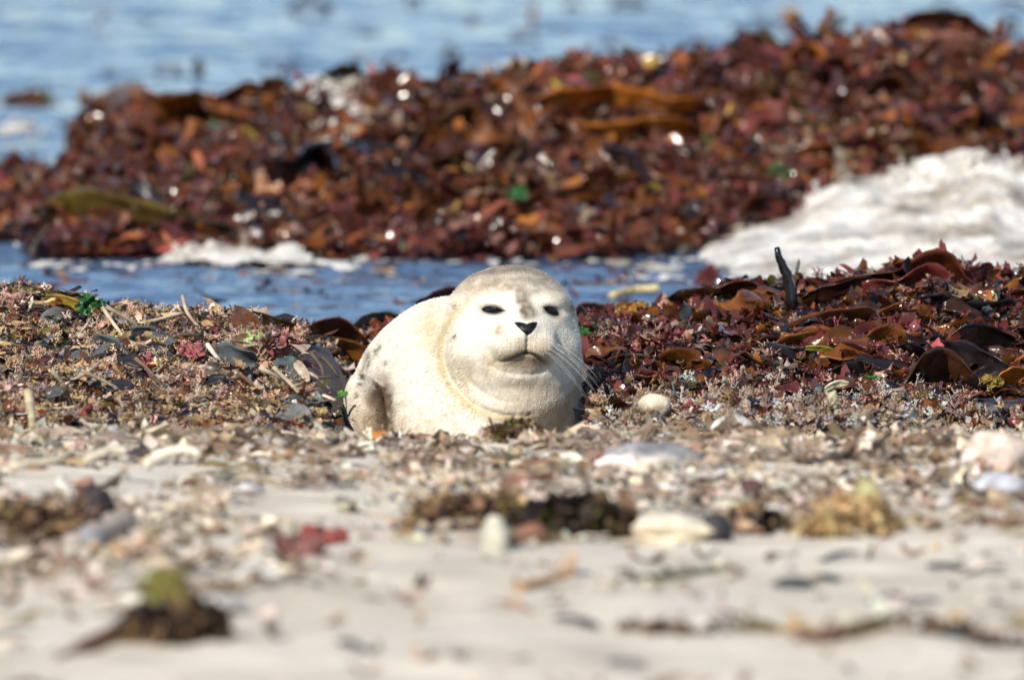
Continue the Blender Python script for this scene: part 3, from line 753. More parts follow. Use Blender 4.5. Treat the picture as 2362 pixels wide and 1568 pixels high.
NOSE = np.array([(.0198, .0008), (.0185, .0022), (.012, .0024), (.005, .0008), (0, -.0012), (-.005, .0008), (-.012, .0024), (-.0185, .0022), (-.0198, .0008), (-.0165, -.0055), (-.0085, -.0138), (-.0028, -.0190), (0, -.0200), (.0028, -.0190), (.0085, -.0138), (.0165, -.0055)])
def nose_shape(t):
    u = (t/(2*np.pi)*len(NOSE)) % len(NOSE); i = int(u); f = u-i
    return tuple(NOSE[i]*(1-f)+NOSE[(i+1) % len(NOSE)]*f)
patch('nose', M_NOSE, nose_shape, .0024, 9, 48, .0010)
for s in (-1, 1):
    def slit(t, s=s):
        u, v = math.cos(t)*.0085, math.sin(t)*.0030*(1+.5*math.cos(t)); an = math.radians(38)
        x = u*math.cos(an)-v*math.sin(an); z = u*math.sin(an)+v*math.cos(an)
        return (s*(.0082+x), -.0045+z)
    patch('nostril', M_NOSTRIL, slit, .0030, 6, 18, .0)
# whiskers
M_WHISK = plain('whisker', (.78, .74, .66), .35)
def tube(pts, rad, k=5):
    pts = np.array(pts); rad = np.broadcast_to(np.asarray(rad, float), (len(pts),)); n = len(pts)
    t = np.gradient(pts, axis=0); t /= np.linalg.norm(t, axis=1)[:, None]+1e-12
    ref = np.array([0, 0, 1.]) if abs(t[0, 2]) < .9 else np.array([1., 0, 0])
    a = np.cross(t, ref); a /= np.linalg.norm(a, axis=1)[:, None]+1e-12; b = np.cross(t, a)
    th = np.arange(k)*2*np.pi/k
    V = pts[:, None]+rad[:, None, None]*(a[:, None]*np.cos(th)[None, :, None]+b[:, None]*np.sin(th)[None, :, None])
    V = V.reshape(-1, 3); F = []
    i, j = np.meshgrid(np.arange(n-1), np.arange(k), indexing='ij'); i, j = i.ravel(), j.ravel(); j2 = (j+1) % k
    F = np.concatenate([np.stack([i*k+j, i*k+j2, (i+1)*k+j2], 1), np.stack([i*k+j, (i+1)*k+j2, (i+1)*k+j], 1)])
    V = np.concatenate([V, pts[:1], pts[-1:]])
    e0, e1 = n*k, n*k+1
    caps = [[e0, (q+1) % k, q] for q in range(k)]+[[e1, (n-1)*k+q, (n-1)*k+(q+1) % k] for q in range(k)]
    return V, np.concatenate([F, np.array(caps)])
rw = np.random.RandomState(3)
for s in (-1, 1):
    for i in range(10 if s > 0 else 6):
        row, colm = divmod(i, 4)
        a0 = np.array([s*(.026+.007*colm+.002*rw.randn())]); c0 = np.array([-.030-.008*row+.0015*rw.randn()])
        p0 = fromhead(np.stack([a0, trace(a0, c0)+.001, c0], -1))[0]
        L = rw.uniform(.07, .105)
        d = np.array([s*1.0, -.10+.25*rw.rand(), -.30-.35*row*.5-.1*rw.rand()]); d /= np.linalg.norm(d)
        pts = [p0+d*L*u+np.array([0, .012*u*u, -.035*u*u]) for u in np.linspace(0, 1, 9)]
        V, F = tube(pts, np.linspace(.00020, .00008, 9), 4)
        link('whisker', mesh_np('whisker', to_world(V)-ORIG, F, M_WHISK), seal)
print('seal', time.time()-T0)

# ------------------------------------------------------------------ surf
def foam_z(x, y):
    D = y+20.0
    rise = ss(.28, .98, x)
    front = 25.10-1.45*ss(.20, .56, x)+.10*noise3(x*5, .5, 2.)
    back = 25.35+.25*rise
    t = np.clip((D-front)/(back-front), -1, 2)
    env = ss(0, .75, t)*(1-ss(.85, 1.15, t))
    top = .010+interp(x, [(.30, 0), (.44, .024), (.62, .058), (.745, .082), (.90, .108), (1.0, .092), (1.9, .1)])+.020*noise3(x*7, .2, 6.)
    n = fbm(x*7, y*7, 3.3, 4); bub = np.abs(noise3(x*17, y*17, 1.1))+.5*np.abs(noise3(x*40, y*40, 4.1))
    z = .006*ss(-.05, .1, t)+env*top*(1+.30*n)+.024*bub*ss(0, .2, t)*(.35+.65*rise)
    cut = (t > .02+.10*noise3(x*14, y*14, 8.)) & (t < 1.2) & (x > .15+.10*noise3(y*9, 1., 1.))
    return z, cut
xs = np.arange(.1, 1.9, .013); ys = np.arange(3.2, 6.0, .015)
X, Y = np.meshgrid(xs, ys, indexing='ij'); Z, cut = foam_z(X, Y)
F = gridF(len(xs), len(ys)); F = F[cut.ravel()[F].all(1)]
V = np.stack([X, Y, Z], 2).reshape(-1, 3)
used = np.unique(F); rem = -np.ones(len(V), int); rem[used] = np.arange(len(used)); V, F = V[used], quad2tri(rem[F])
Fh = Heap(); Fh.V.append(V); Fh.F.append(F); Fh.C.append(np.ones((len(V), 3))*.8); Fh.n = len(V)
DR = [T_pebble(300+i, ICO2, .45) for i in range(5)]
def splash(px, py, D, w, h, n, lean=0.):
    t = RS.uniform(0, 1, n)**1.3
    c = P(px, py, D)
    pos = np.stack([c[0]+RS.randn(n)*w*(1-t*.75)+lean*t*h, c[1]+RS.randn(n)*w, c[2]+t*h], 1)
    for i, T in enumerate(DR):
        k = np.arange(n) % 5 == i
        Fh.add(T, pos[k], rotmats(k.sum(), 1.), np.stack([RS.uniform(.6, 1.1, k.sum()), RS.uniform(.6, 1.1, k.sum()), RS.uniform(.9, 2.2, k.sum())], 1)*w*(.9-.5*t[k])[:, None], np.ones((k.sum(), 3))*.8, .02)
splash(1960, 440, 25.2, .014, .085, 110, -.25)
splash(1695, 495, 25.2, .009, .080, 60, .1)
splash(1815, 470, 25.2, .012, .030, 26)
for (px, py) in ((2120, 420), (2230, 395), (2260, 390), (2340, 410), (2060, 430), (2180, 440), (2300, 420), (1990, 470), (2120, 470), (2260, 470)): splash(px, py, 25.25, .022, .040, 46, .1)
for i in range(26):
    px = RS.uniform(1700, 2390); py = np.interp(px, [1600, 1800, 2100, 2240, 2361], [545, 470, 410, 385, 400])+RS.uniform(5, 60)
    splash(px, py, 25.2+RS.uniform(-.3, .2), RS.uniform(.006, .013), RS.uniform(.03, .075), 34, RS.uniform(-.4, .4))
link('surf_foam', Fh.mesh('surf_foam', M_FOAM), kind='stuff', label='white surf foam breaking on the channel behind the wet seaweed')
# thin band of froth along the foot of the bank on the left, and water running down through the bank
Fh = Heap()
xs = np.arange(-.95, -.20, .009); ys = np.arange(4.05, 4.75, .011)
X, Y = np.meshgrid(xs, ys, indexing='ij')
bub = np.abs(noise3(X*15, Y*15, 1.1))+.5*np.abs(noise3(X*38, Y*38, 4.1))
fr = 4.37+.05*noise3(X*4, .4, 1.)+.10*ss(-.62, -.72, X)
cut = (Y > fr+.10*noise3(X*9, Y*5, 2.)+.04*noise3(X*25, Y*25, 2.)) & (fbm(X*5.0, Y*3, 9.)*.8+.6*ss(-.64, -.58, X)*ss(-.34, -.42, X) > .22+.12*noise3(X*30, Y*30, 5.)) & (X > -.70)
Z = .006+.034*ss(-.02, .2, Y-fr)*(.25+1.1*bub+.5*noise3(X*9, Y*6, 4.))
F = gridF(len(xs), len(ys)); F = F[cut.ravel()[F].all(1)]; V = np.stack([X, Y, Z], 2).reshape(-1, 3)
used = np.unique(F); rem = -np.ones(len(V), int); rem[used] = np.arange(len(used))
link('froth_band', mesh_np('froth_band', V[used], rem[F], M_FOAM), kind='stuff', label='strip of white froth floating along the foot of the seaweed bank')
def bank_at(px, py): return GH(px, py, lambda x, y: np.maximum(bank_z(x, y), 0.0), 23.5, 28.5)
for (cx, cy, rx, ry, n) in ((790, 250, 75, 95, 420), (1200, 165, 60, 16, 36), (40, 320, 45, 16, 50)):
    pts = np.array([bank_at(cx+rx*RS.randn()*.5, cy+ry*RS.randn()*.5) for _ in range(n)])
    for i, T in enumerate(DR):
        q = pts[i::5]; Fh.add(T, q+np.array([0, -.015, .026]), rotmats(len(q), .5), np.exp(RS.randn(len(q))*.4)*.011, np.ones((len(q), 3))*.8, .02)
for (n, f) in ((130, lambda: (RS.uniform(.18, .75), 4.3+RS.randn()*.35)), (90, lambda: (RS.uniform(-.9, .35), 4.42+RS.randn()*.06)), (24, lambda: (RS.uniform(-.9, -.2), 4.25+RS.randn()*.10)), (8, lambda: (RS.uniform(-.5, -.2), 2.6+RS.randn()*.35))):
    q = np.array([(*f(), .004) for _ in range(n)]); sc = np.exp(RS.randn(n)*.5)*.014
    for i, T in enumerate(DR):
        Fh.add(T, q[i::5], rotmats(len(q[i::5]), .1), sc[i::5][:, None]*np.array([1.5, 1.2, .35]), np.ones((len(q[i::5]), 3))*.8, .02)
link('wash_water', Fh.mesh('wash_water', M_FOAM), kind='stuff', label='white water draining through the seaweed bank and foam flecks on the channel')
# puddle among the weed on the right
V = []; ct = P(2330, 957, 19.95)
t = np.linspace(0, 2*np.pi, 40, endpoint=False)
rr = 1+.05*np.sin(3*t+1)
pv = np.stack([.84+.19*rr*np.cos(t), -.10+.225*rr*np.sin(t), np.full(40, .1045)], 1)
Vp = np.concatenate([[pv.mean(0)], pv]); Fp = np.array([[0, 1+i, 1+(i+1) % 40] for i in range(40)])
link('puddle', mesh_np('puddle', Vp, Fp, water_mat('puddle_water', (.08, .10, .13), 14., 50., .5)), kind='structure', label='small pool of sea water lying in the wrack')
print('surf', time.time()-T0)

# ------------------------------------------------------------------ builders for single pieces
def smooth_line(pts, n):
    pts = np.array(pts, float); m = len(pts)
    if m == 2: return pts[0]+(pts[1]-pts[0])*np.linspace(0, 1, n)[:, None]
    t = np.linspace(0, m-1, n); out = []
    for u in t:
        i = min(int(u), m-2); f = u-i
        p0 = pts[max(i-1, 0)] if i > 0 else 2*pts[0]-pts[1]; p1, p2 = pts[i], pts[i+1]; p3 = pts[i+2] if i+2 < m else 2*pts[-1]-pts[-2]
        out.append(.5*((2*p1)+(-p0+p2)*f+(2*p0-5*p1+4*p2-p3)*f*f+(-p0+3*p1-3*p2+p3)*f**3))
    return np.array(out)
def ribbon(pts, w, wdir, col, seed=0, n=20, m=7, ruffle=.15, taper=(.5, .3), cup=.2, thick=.0022, streak=.35):
    """a kelp frond: a ruffled, slightly cupped solid sheet swept along a line; wdir is the way its width runs"""
    r = np.random.RandomState(seed); L = smooth_line(pts, n)
    T = np.gradient(L, axis=0); T /= np.linalg.norm(T, axis=1)[:, None]+1e-9
    W = np.tile(np.array(wdir, float), (n, 1)); W -= (W*T).sum(1)[:, None]*T; W /= np.linalg.norm(W, axis=1)[:, None]+1e-9
    N = np.cross(T, W); u = np.linspace(0, 1, n)
    prof = np.minimum(1, taper[0]+(1-taper[0])*np.sin(np.minimum(u*2.5, 1)*np.pi/2))*np.minimum(1, taper[1]+(1-taper[1])*np.sin(np.minimum((1-u)*2.5, 1)*np.pi/2))
    prof = prof*(1+.12*noise3(u*4, seed*1.7, .5))
    v = np.linspace(-1, 1, m); U, Vv = np.meshgrid(u, v, indexing='ij')
    ph = r.uniform(0, 6); leng = np.linalg.norm(np.diff(L, axis=0), axis=1).sum()
    k = leng/max(w, .01)*3.2
    off = w*.5*(cup*(Vv**2-.3)+ruffle*np.abs(Vv)**1.6*np.sin(U*k+ph+Vv*1.2)+ruffle*.6*noise3(U*k*.6, Vv*1.3, seed*.37))
    V = L[:, None]+W[:, None]*(Vv*w*.5*prof[:, None]*(1+.10*noise3(U*9, Vv*2, seed*.9)))[..., None]+N[:, None]*off[..., None]
    S, F = thicken(V.reshape(-1, 3), n, m, thick)
    sh = 1+streak*noise3(U*5, Vv*2.2, seed*.77)+.15*(np.abs(Vv)-.5)
    sh = np.clip(np.concatenate([sh.ravel(), sh.ravel()]), .5, 1.8)[:, None]
    return S, F, np.clip(np.array(col)[None]*sh, .004, .85)
def put(name, V, F, C, mat, label, cat, group=None, base=None):
    o = base if base is not None else np.array([V[:, 0].mean(), V[:, 1].mean(), V[:, 2].min()])
    ob = link(name, mesh_np(name, V-o, F, mat, C), None, label, cat, group); ob.location = o
    return ob
def kelp(label, pts, w, col, wdir=(0, -.5, .85), mat=None, seed=0, name='kelp_frond', cat='seaweed', group=None, **kw):
    S, F, C = ribbon([P(*p) for p in pts], w, wdir, col, seed, **kw)
    return put(name, S, F, C, mat or M_KELP, label, cat, group)
def stick(label, pts, r, col, mat=None, name='weed_stalk', cat='stalk', seed=0, r1=None, group=None):
    L = smooth_line([P(*p) for p in pts], 14)
    L = L+.25*r*np.stack([noise3(np.arange(14)*.7, seed, k) for k in (.1, 3.3, 7.7)], 1)
    rad = np.linspace(r, r1 if r1 is not None else r*.7, 14)*(1+.15*noise3(np.arange(14)*.9, seed*2.1, 5.))
    V, F = tube(L, rad, 8); C = np.clip(np.array(col)[None]*(1+.25*noise3(V[:, 0]*90, V[:, 1]*90, V[:, 2]*90))[:, None], .004, .85)
    return put(name, V, F, C, mat or M_DAMP, label, cat, group)
def lettuce_mesh(size, col, seed, n=25):
    """a torn, crumpled leaf"""
    u = np.linspace(-1, 1, n); U, Vv = np.meshgrid(u, u, indexing='ij')
    m = np.maximum(np.abs(U), np.abs(Vv)); r = np.sqrt(U**2+Vv**2); th = np.arctan2(Vv, U); q = m/np.maximum(r, 1e-6)
    e = 1+.30*noise3(np.cos(th)*1.6+seed, np.sin(th)*1.6, .7)+.22*m*noise3(np.cos(th)*5+seed, np.sin(th)*5, 1.7)
    x, y = U*q*e, Vv*q*e*.8
    c = 1.0
    z = .45*noise3(x*1.3+seed, y*1.3, .3)+.30*noise3(x*3.1, y*3.1, seed*1.3)+.14*noise3(x*7, y*7, seed*.7)+.10*m*np.sin(th*11+seed)
    x = x+.28*noise3(x*2.6, y*2.6, seed+5.)+.10*noise3(x*6, y*6, seed+3.); y = y+.28*noise3(x*2.6, y*2.6, seed+9.)
    S, F = thicken(np.stack([x, y, z+.25], 2).reshape(-1, 3)*size, n, n, size*.02)
    sh = np.clip(1+.55*noise3(U*4, Vv*4, seed+.5)+.3*noise3(U*9, Vv*9, seed), .35, 1.9).ravel(); sh = np.concatenate([sh, sh])[:, None]
    return S, F, np.clip(np.array(col)[None]*sh, .004, .85)
def lettuce(label, at, size, col, seed, mat=None, name='sea_lettuce', cat='seaweed', lean=.7, group=None):
    S, F, C = lettuce_mesh(size, col, seed)
    a = lean; R = np.array([[1, 0, 0], [0, math.cos(a), -math.sin(a)], [0, math.sin(a), math.cos(a)]])
    ob = link(name, mesh_np(name, S@R.T, F, mat or M_LEAF, C), None, label, cat, group); ob.location = at
    return ob
def stone(label, at, size, col, seed, name='pebble', cat='pebble', sub=None, rz=0., rough=.25, group=None, mat=None, patch=None):
    V, F, sh = T_pebble(seed, ICO3 if max(size) > .035 else ICO2, rough)
    V = V/np.abs(V).max(0)*np.array(size)*.5
    n = noise3(V[:, 0]*60+seed, V[:, 1]*60, V[:, 2]*60); n2 = noise3(V[:, 0]*160+seed, V[:, 1]*160, V[:, 2]*160)
    V = V*(1+.05*n+.03*n2)[:, None]
    C = np.array(col)[None]*(1+.22*n+.12*n2)[:, None]
    if patch is not None: k = ss(-.1, .5, V[:, 2]/size[2]*2+n*.8)[:, None]; C = C*(1-k)+np.array(patch)*k
    ca, sa = math.cos(rz), math.sin(rz); V = V@np.array([[ca, sa, 0], [-sa, ca, 0], [0, 0, 1]])
    ob = link(name, mesh_np(name, V, F, mat or M_STONE, np.clip(C, .01, .85)), None, label, cat, group); ob.location = np.array(at)+np.array([0, 0, size[2]*.28])
    return ob
def clump_parts(size, pal, w, n, bit, seed, core=(.05, .035, .025), tufts=.3):
    rs = np.random.RandomState(seed); V, F, sh = T_pebble(seed, ICO2, .35)
    V = V/np.abs(V).max(0)*np.array(size)*.42; V[:, 2] = np.maximum(V[:, 2], -size[2]*.25)
    cm = (V, F, np.tile(np.array(core), (len(V), 1)))
    H = Heap(); d = rs.randn(n, 3); d /= np.linalg.norm(d, axis=1)[:, None]; d[:, 2] = np.abs(d[:, 2])*1.1-.15
    pos = d*np.array(size)*.5*rs.uniform(.75, 1.05, (n, 1)); col = pick(pal, n, w)
    q = rs.uniform(0, 1, n)
    for i, T in enumerate(FL+ST+TUS):
        frac = i/len(FL+ST+TUS)
        k = (rs.randint(0, len(FL+ST+TUS), n) == i)
        if k.any(): H.add(T, pos[k], rotmats(k.sum(), .8), np.exp(rs.randn(k.sum())*.3)*bit*(1.8 if 8 <= i < 16 else 1.), col[k])
    return cm, H
def clump(label, at, size, pal, w, n, bit, seed, mat=None, core=(.05, .035, .025), name='weed_clump', cat='seaweed clump', group=None):
    cm, H = clump_parts(size, pal, w, n, bit, seed, core)
    root = bpy.data.objects.new(name, None); COL.objects.link(root); root.location = at
    root['label'] = label; root['category'] = cat
    if group: root['group'] = group
    link('core', mesh_np('core', cm[0], cm[1], mat or M_DAMP, cm[2]), root)
    link('loose_scraps', H.mesh('loose_scraps', mat or M_DAMP), root, kind='stuff')
    return root

# ------------------------------------------------------------------ kelp and scraps one can single out: right of the seal
kelp('brown kelp frond with two humps on the crest left of the dark upright stalk', [(1635, 705, 21.1), (1690, 668, 21.1), (1742, 690, 21.15), (1795, 655, 21.2)], .052, (.12, .04, .014), seed=1, cup=.5)
stick('dark upright stalk rising against the white foam', [(1830, 705, 20.9), (1818, 640, 20.9), (1800, 600, 20.9), (1793, 570, 20.9)], .0105, (.012, .010, .010), M_WET, r1=.0045)
kelp('big red-brown kelp frond peaking against the white foam', [(1885, 690, 21.1), (1975, 652, 21.1), (2080, 640, 21.1), (2165, 612, 21.1), (2235, 655, 21.1), (2310, 715, 21.1)], .085, (.11, .028, .013), (0, -.75, .65), seed=2, ruffle=.22, taper=(.35, .3), n=30)
kelp('red kelp fold hanging inside the peaked blade', [(1990, 670, 20.95), (2070, 665, 20.95), (2150, 640, 20.95), (2200, 690, 20.95)], .060, (.16, .030, .022), (0, -.6, .8), seed=3, ruffle=.3)
kelp('thin dark kelp edge just right of the dark stalk', [(1850, 690, 21.), (1930, 668, 21.), (2010, 640, 21.)], .030, (.05, .018, .014), seed=4)
kelp('smooth brown kelp frond lying below the pale gap in the right heap', [(1800, 790, 20.6), (1880, 768, 20.6), (1970, 755, 20.65), (2040, 770, 20.7)], .085, (.15, .052, .018), (0, -.5, .86), seed=5, ruffle=.10)
kelp('orange-brown kelp frond with a straight lit edge', [(1790, 800, 20.45), (1850, 790, 20.45), (1960, 775, 20.5)], .045, (.20, .075, .02), (0, -.6, .8), seed=6, ruffle=.08)
kelp('dark purple kelp strip along the lower edge of the two-humped blade', [(1655, 735, 20.9), (1760, 742, 20.9), (1880, 722, 20.9)], .022, (.03, .018, .02), seed=7)
stick('cream yellow stick lying across the channel edge', [(1410, 682, 23.45), (1460, 668, 23.5), (1520, 664, 23.5)], .0068, (.50, .40, .20), M_DAMP, r1=.0075, seed=4)
lettuce('orange torn kelp scrap below the cream yellow stick', GH(1460, 738)+np.array([0, 0, .01]), .027, (.30, .14, .025), 3.3, name='kelp_scrap')
lettuce('bright green sea lettuce beside the cheek of the seal', GH(1362, 772)+np.array([0, 0, .004]), .019, (.028, .12, .02), 1.7, lean=.9)
lettuce('yellow and orange scrap tangled under the whiskers', P(1400, 940, 19.9), .017, (.30, .15, .025), 8.2, name='kelp_scrap')
kelp('orange-brown kelp frond behind the whisker tips', [(1345, 905, 20.2), (1395, 890, 20.2), (1450, 905, 20.2)], .048, (.22, .06, .014), seed=8)
clump('crimson feathery weed tuft on the right heap below the peaked blade', P(2062, 780, 20.5), (.085, .06, .055), [C_CRIM, (.34, .05, .045)], None, 150, .022, 5, M_WET, (.10, .02, .02), 'red_weed_tuft', 'seaweed tuft')
clump('deep red tuft hanging right of the cheek on the heap', P(1545, 800, 20.4), (.11, .07, .06), [C_CRIM, C_RED, C_PINK], None, 170, .022, 6, M_WET, (.08, .02, .02), 'red_weed_tuft', 'seaweed tuft')
kelp('dark curled kelp strap with a blue sheen on the right heap', [(2120, 775, 20.4), (2128, 810, 20.35), (2150, 845, 20.3), (2170, 858, 20.3)], .026, (.020, .018, .024), (1, -.3, .1), seed=9, cup=.6)
kelp('large brown folded kelp frond above the dark hollow on the right', [(2085, 905, 20.1), (2110, 860, 20.15), (2180, 850, 20.2), (2260, 880, 20.2)], .075, (.13, .052, .02), (0, -.5, .85), seed=10, ruffle=.2)
kelp('black glossy kelp frond lying across the right heap', [(2190, 790, 20.5), (2260, 775, 20.5), (2345, 785, 20.5)], .05, (.016, .013, .014), seed=11)
kelp('long dark kelp frond dipping towards the puddle', [(2180, 800, 20.3), (2260, 830, 20.25), (2330, 850, 20.2)], .055, (.025, .018, .020), seed=12)
kelp('orange kelp frond by the puddle at the right edge', [(2300, 900, 20.15), (2330, 875, 20.15), (2375, 860, 20.15)], .05, (.30, .10, .015), seed=13)
lettuce('yellow scrap left of the orange blade by the puddle', P(2295, 885, 20.1), .017, (.34, .23, .04), 5.1, name='kelp_scrap')
kelp('brown kelp frond on the crest at the far right edge', [(2300, 720, 21.0), (2345, 695, 21.0), (2400, 700, 21.0)], .06, (.10, .035, .014), seed=14)
kelp('dark blue-grey kelp strip in the middle of the right heap', [(1770, 800, 20.4), (1820, 815, 20.35), (1885, 812, 20.35)], .030, (.035, .035, .045), seed=15)
kelp('yellow-green kelp strip beside the dark blue-grey one', [(1860, 802, 20.3), (1900, 805, 20.3), (1945, 815, 20.3)], .012, (.40, .36, .05), seed=16)
lettuce('small green weed tuft low in the right heap', P(2010, 890, 20.0), .020, (.05, .17, .03), 2.2)
stick('cream forked scrap standing in the pale coralline', [(1930, 950, 19.55), (1922, 915, 19.55), (1912, 898, 19.55)], .010, (.60, .54, .34), M_DAMP, seed=7, name='cream_scrap', cat='scrap')
kelp('greenish cream strip bent over the cream forked scrap', [(1905, 898, 19.54), (1930, 886, 19.54), (1960, 884, 19.54)], .012, (.58, .54, .36), mat=M_DAMP, seed=17, name='cream_scrap', cat='scrap')
stone('cream shell half buried in coralline right of the seal', P(1508, 948, 19.35), (.052, .035, .034), (.62, .50, .36), 21, 'shell', 'shell', patch=(.74, .63, .46))
kelp('brown frond hanging over the dark gap in the right heap', [(1560, 850, 20.2), (1640, 860, 20.2), (1700, 900, 20.15)], .06, (.06, .022, .016), seed=18)
kelp('amber kelp scrap left of the brown hanging frond', [(1495, 900, 20.), (1530, 880, 20.), (1560, 895, 20.)], .03, (.28, .13, .02), seed=19)
kelp('dark olive kelp frond right of the whisker tips', [(1440, 830, 20.3), (1500, 845, 20.3), (1560, 870, 20.3)], .045, (.045, .032, .018), seed=20)
kelp('tall red-brown blade under the two-humped kelp', [(1620, 690, 20.9), (1635, 730, 20.85), (1650, 775, 20.8)], .035, (.09, .022, .02), (1, -.3, .2), seed=21)
kelp('brown kelp frond trailing from the peaked blade to the right', [(2230, 700, 20.9), (2290, 740, 20.85), (2370, 745, 20.8)], .055, (.16, .045, .015), seed=22)
kelp('dusky red frond under the crimson tuft', [(1930, 800, 20.3), (2010, 830, 20.3), (2070, 860, 20.25)], .05, (.10, .028, .02), seed=23)

# left of the seal
kelp('brown kelp strap lying along the crest at the far left', [(-20, 668, 20.75), (60, 672, 20.7), (130, 682, 20.65), (175, 700, 20.6)], .030, (.13, .042, .014), seed=30, ruffle=.08)
kelp('yellow-green kelp end under the brown strap on the left crest', [(90, 690, 20.6), (145, 694, 20.55), (215, 715, 20.5)], .024, (.24, .17, .025), seed=31)
lettuce('bright green sea lettuce on the left crest', P(205, 706, 20.5), .022, (.022, .10, .02), 4.4, lean=.9)
kelp('dark olive kelp frond lying on the crest above the channel', [(480, 722, 20.75), (560, 726, 20.75), (640, 745, 20.7), (690, 758, 20.7)], .024, (.045, .032, .014), seed=32, ruffle=.08)
kelp('stiff brown kelp tip poking up from the left crest', [(535, 722, 20.6), (570, 745, 20.55), (620, 790, 20.5)], .036, (.14, .05, .016), (.5, -.3, .8), seed=33, ruffle=.06, taper=(.8, .5))
stick('long pale bleached stalk lying on the left heap', [(178, 772, 20.2), (215, 800, 20.1), (245, 830, 20.0), (276, 850, 19.95)], .0065, (.56, .46, .32), M_DRY, seed=3, r1=.0045)
stick('red-brown straight stalk low on the left heap', [(55, 846, 19.9), (120, 852, 19.85), (205, 862, 19.8)], .0065, (.17, .07, .035), M_DAMP, seed=5, r1=.004)
stick('tan stalk in the middle of the left heap', [(335, 770, 20.2), (390, 790, 20.15), (470, 815, 20.1)], .006, (.38, .25, .11), M_DRY, seed=6)
kelp('white pointed blade with dark rim at the foot of the left heap', [(425, 935, 19.5), (445, 955, 19.46), (468, 978, 19.42)], .026, (.66, .63, .56), (.8, -.1, .5), M_DRY, 34, 'bleached_frond', ruffle=.05, taper=(.9, .1))
kelp('grey pointed blade beside the white one', [(488, 920, 19.5), (482, 945, 19.48), (474, 980, 19.42)], .026, (.42, .40, .34), (1, -.1, .1), M_DRY, 35, 'bleached_frond', ruffle=.05, taper=(.6, .1))
stone('cream lump like a sponge at the foot of the left heap', P(607, 962, 19.4), (.036, .030, .040), (.68, .56, .33), 35, 'sponge', 'sponge', rough=.4, patch=(.76, .66, .42))
kelp('slate grey blade leaning upright near the flipper', [(650, 825, 19.95), (662, 855, 19.9), (685, 905, 19.85)], .038, (.085, .10, .09), (1, -.2, .15), M_DAMP, 36)
kelp('cream strip leaning on the slate grey blade', [(680, 835, 19.85), (695, 855, 19.83), (710, 880, 19.8)], .016, (.62, .50, .36), (1, -.2, .3), M_DRY, 37, 'bleached_frond')
kelp('blue-grey flat blade in the middle of the left heap', [(500, 810, 20.0), (545, 822, 19.95), (590, 835, 19.95)], .044, (.09, .105, .11), mat=M_DAMP, seed=38)
kelp('slate blade beside the long bleached stalk', [(215, 785, 20.15), (260, 800, 20.1), (300, 825, 20.05)], .036, (.085, .095, .10), mat=M_DAMP, seed=39)
kelp('dark slate blade above the tan stalk', [(300, 765, 20.3), (350, 770, 20.3), (395, 790, 20.25)], .030, (.06, .065, .075), mat=M_DAMP, seed=40)
kelp('brown and dark curled blade near the foot of the left heap', [(575, 880, 19.8), (590, 920, 19.72), (640, 950, 19.65)], .030, (.12, .055, .03), (.6, -.3, .7), M_DAMP, 41, cup=.7)
kelp('dull grey blade under the curled brown one', [(530, 905, 19.6), (570, 935, 19.55), (610, 960, 19.5)], .035, (.11, .11, .10), mat=M_DAMP, seed=42)
stick('short white stalk on the left heap', [(476, 795, 19.95), (487, 810, 19.93), (500, 828, 19.9)], .0042, (.66, .58, .48), M_DRY, seed=8)
lettuce('pale green and white scrap near the left crest', P(580, 790, 20.3), .022, (.32, .38, .16), 6.1, M_DAMP)
lettuce('pink-red scrap right of the tan stalk', P(440, 812, 20.0), .020, (.38, .12, .12), 7.1, M_DAMP, 'weed_scrap')
lettuce('small green scrap against the flank of the seal', P(785, 912, 19.8), .009, (.07, .18, .03), 9.1, M_DAMP)
lettuce('green scrap at the edge of the sand below the left heap', P(440, 1008, 18.85), .014, (.07, .15, .03), 9.7, M_DAMP)
stick('pale yellow upright stalk at the left edge of the heap', [(62, 905, 18.9), (66, 940, 18.85), (72, 985, 18.8)], .0075, (.66, .55, .34), M_DRY, seed=9)
clump('pink coralline tuft at the left edge beside the upright stalk', GH(20, 935), (.09, .07, .07), [C_PINK, C_PALE], None, 150, .022, 11, M_DAMP, (.25, .14, .12), 'coralline_tuft', 'seaweed tuft')
clump('pink coralline tuft on the crest at the far left', P(22, 705, 20.5), (.06, .05, .045), [C_PINK, C_PALE], None, 110, .018, 12, M_DAMP, (.25, .14, .12), 'coralline_tuft', 'seaweed tuft')
clump('pale coralline tuft in the centre of the left heap', P(440, 880, 19.75), (.11, .06, .05), [C_PINK, C_PALE, C_WHITE], None, 170, .020, 13, M_DAMP, (.22, .12, .10), 'coralline_tuft', 'seaweed tuft')
clump('orange-pink tuft at the foot of the left heap', P(510, 965, 19.45), (.05, .04, .045), [(.48, .21, .12), C_PALE], None, 110, .016, 14, M_DAMP, (.2, .09, .06), 'coralline_tuft', 'seaweed tuft')
clump('purple-pink tuft below the stiff brown kelp tip', P(640, 800, 20.2), (.08, .05, .05), [C_CRIM, C_PINK, C_PALE], None, 140, .018, 15, M_DAMP, (.15, .06, .07), 'coralline_tuft', 'seaweed tuft')
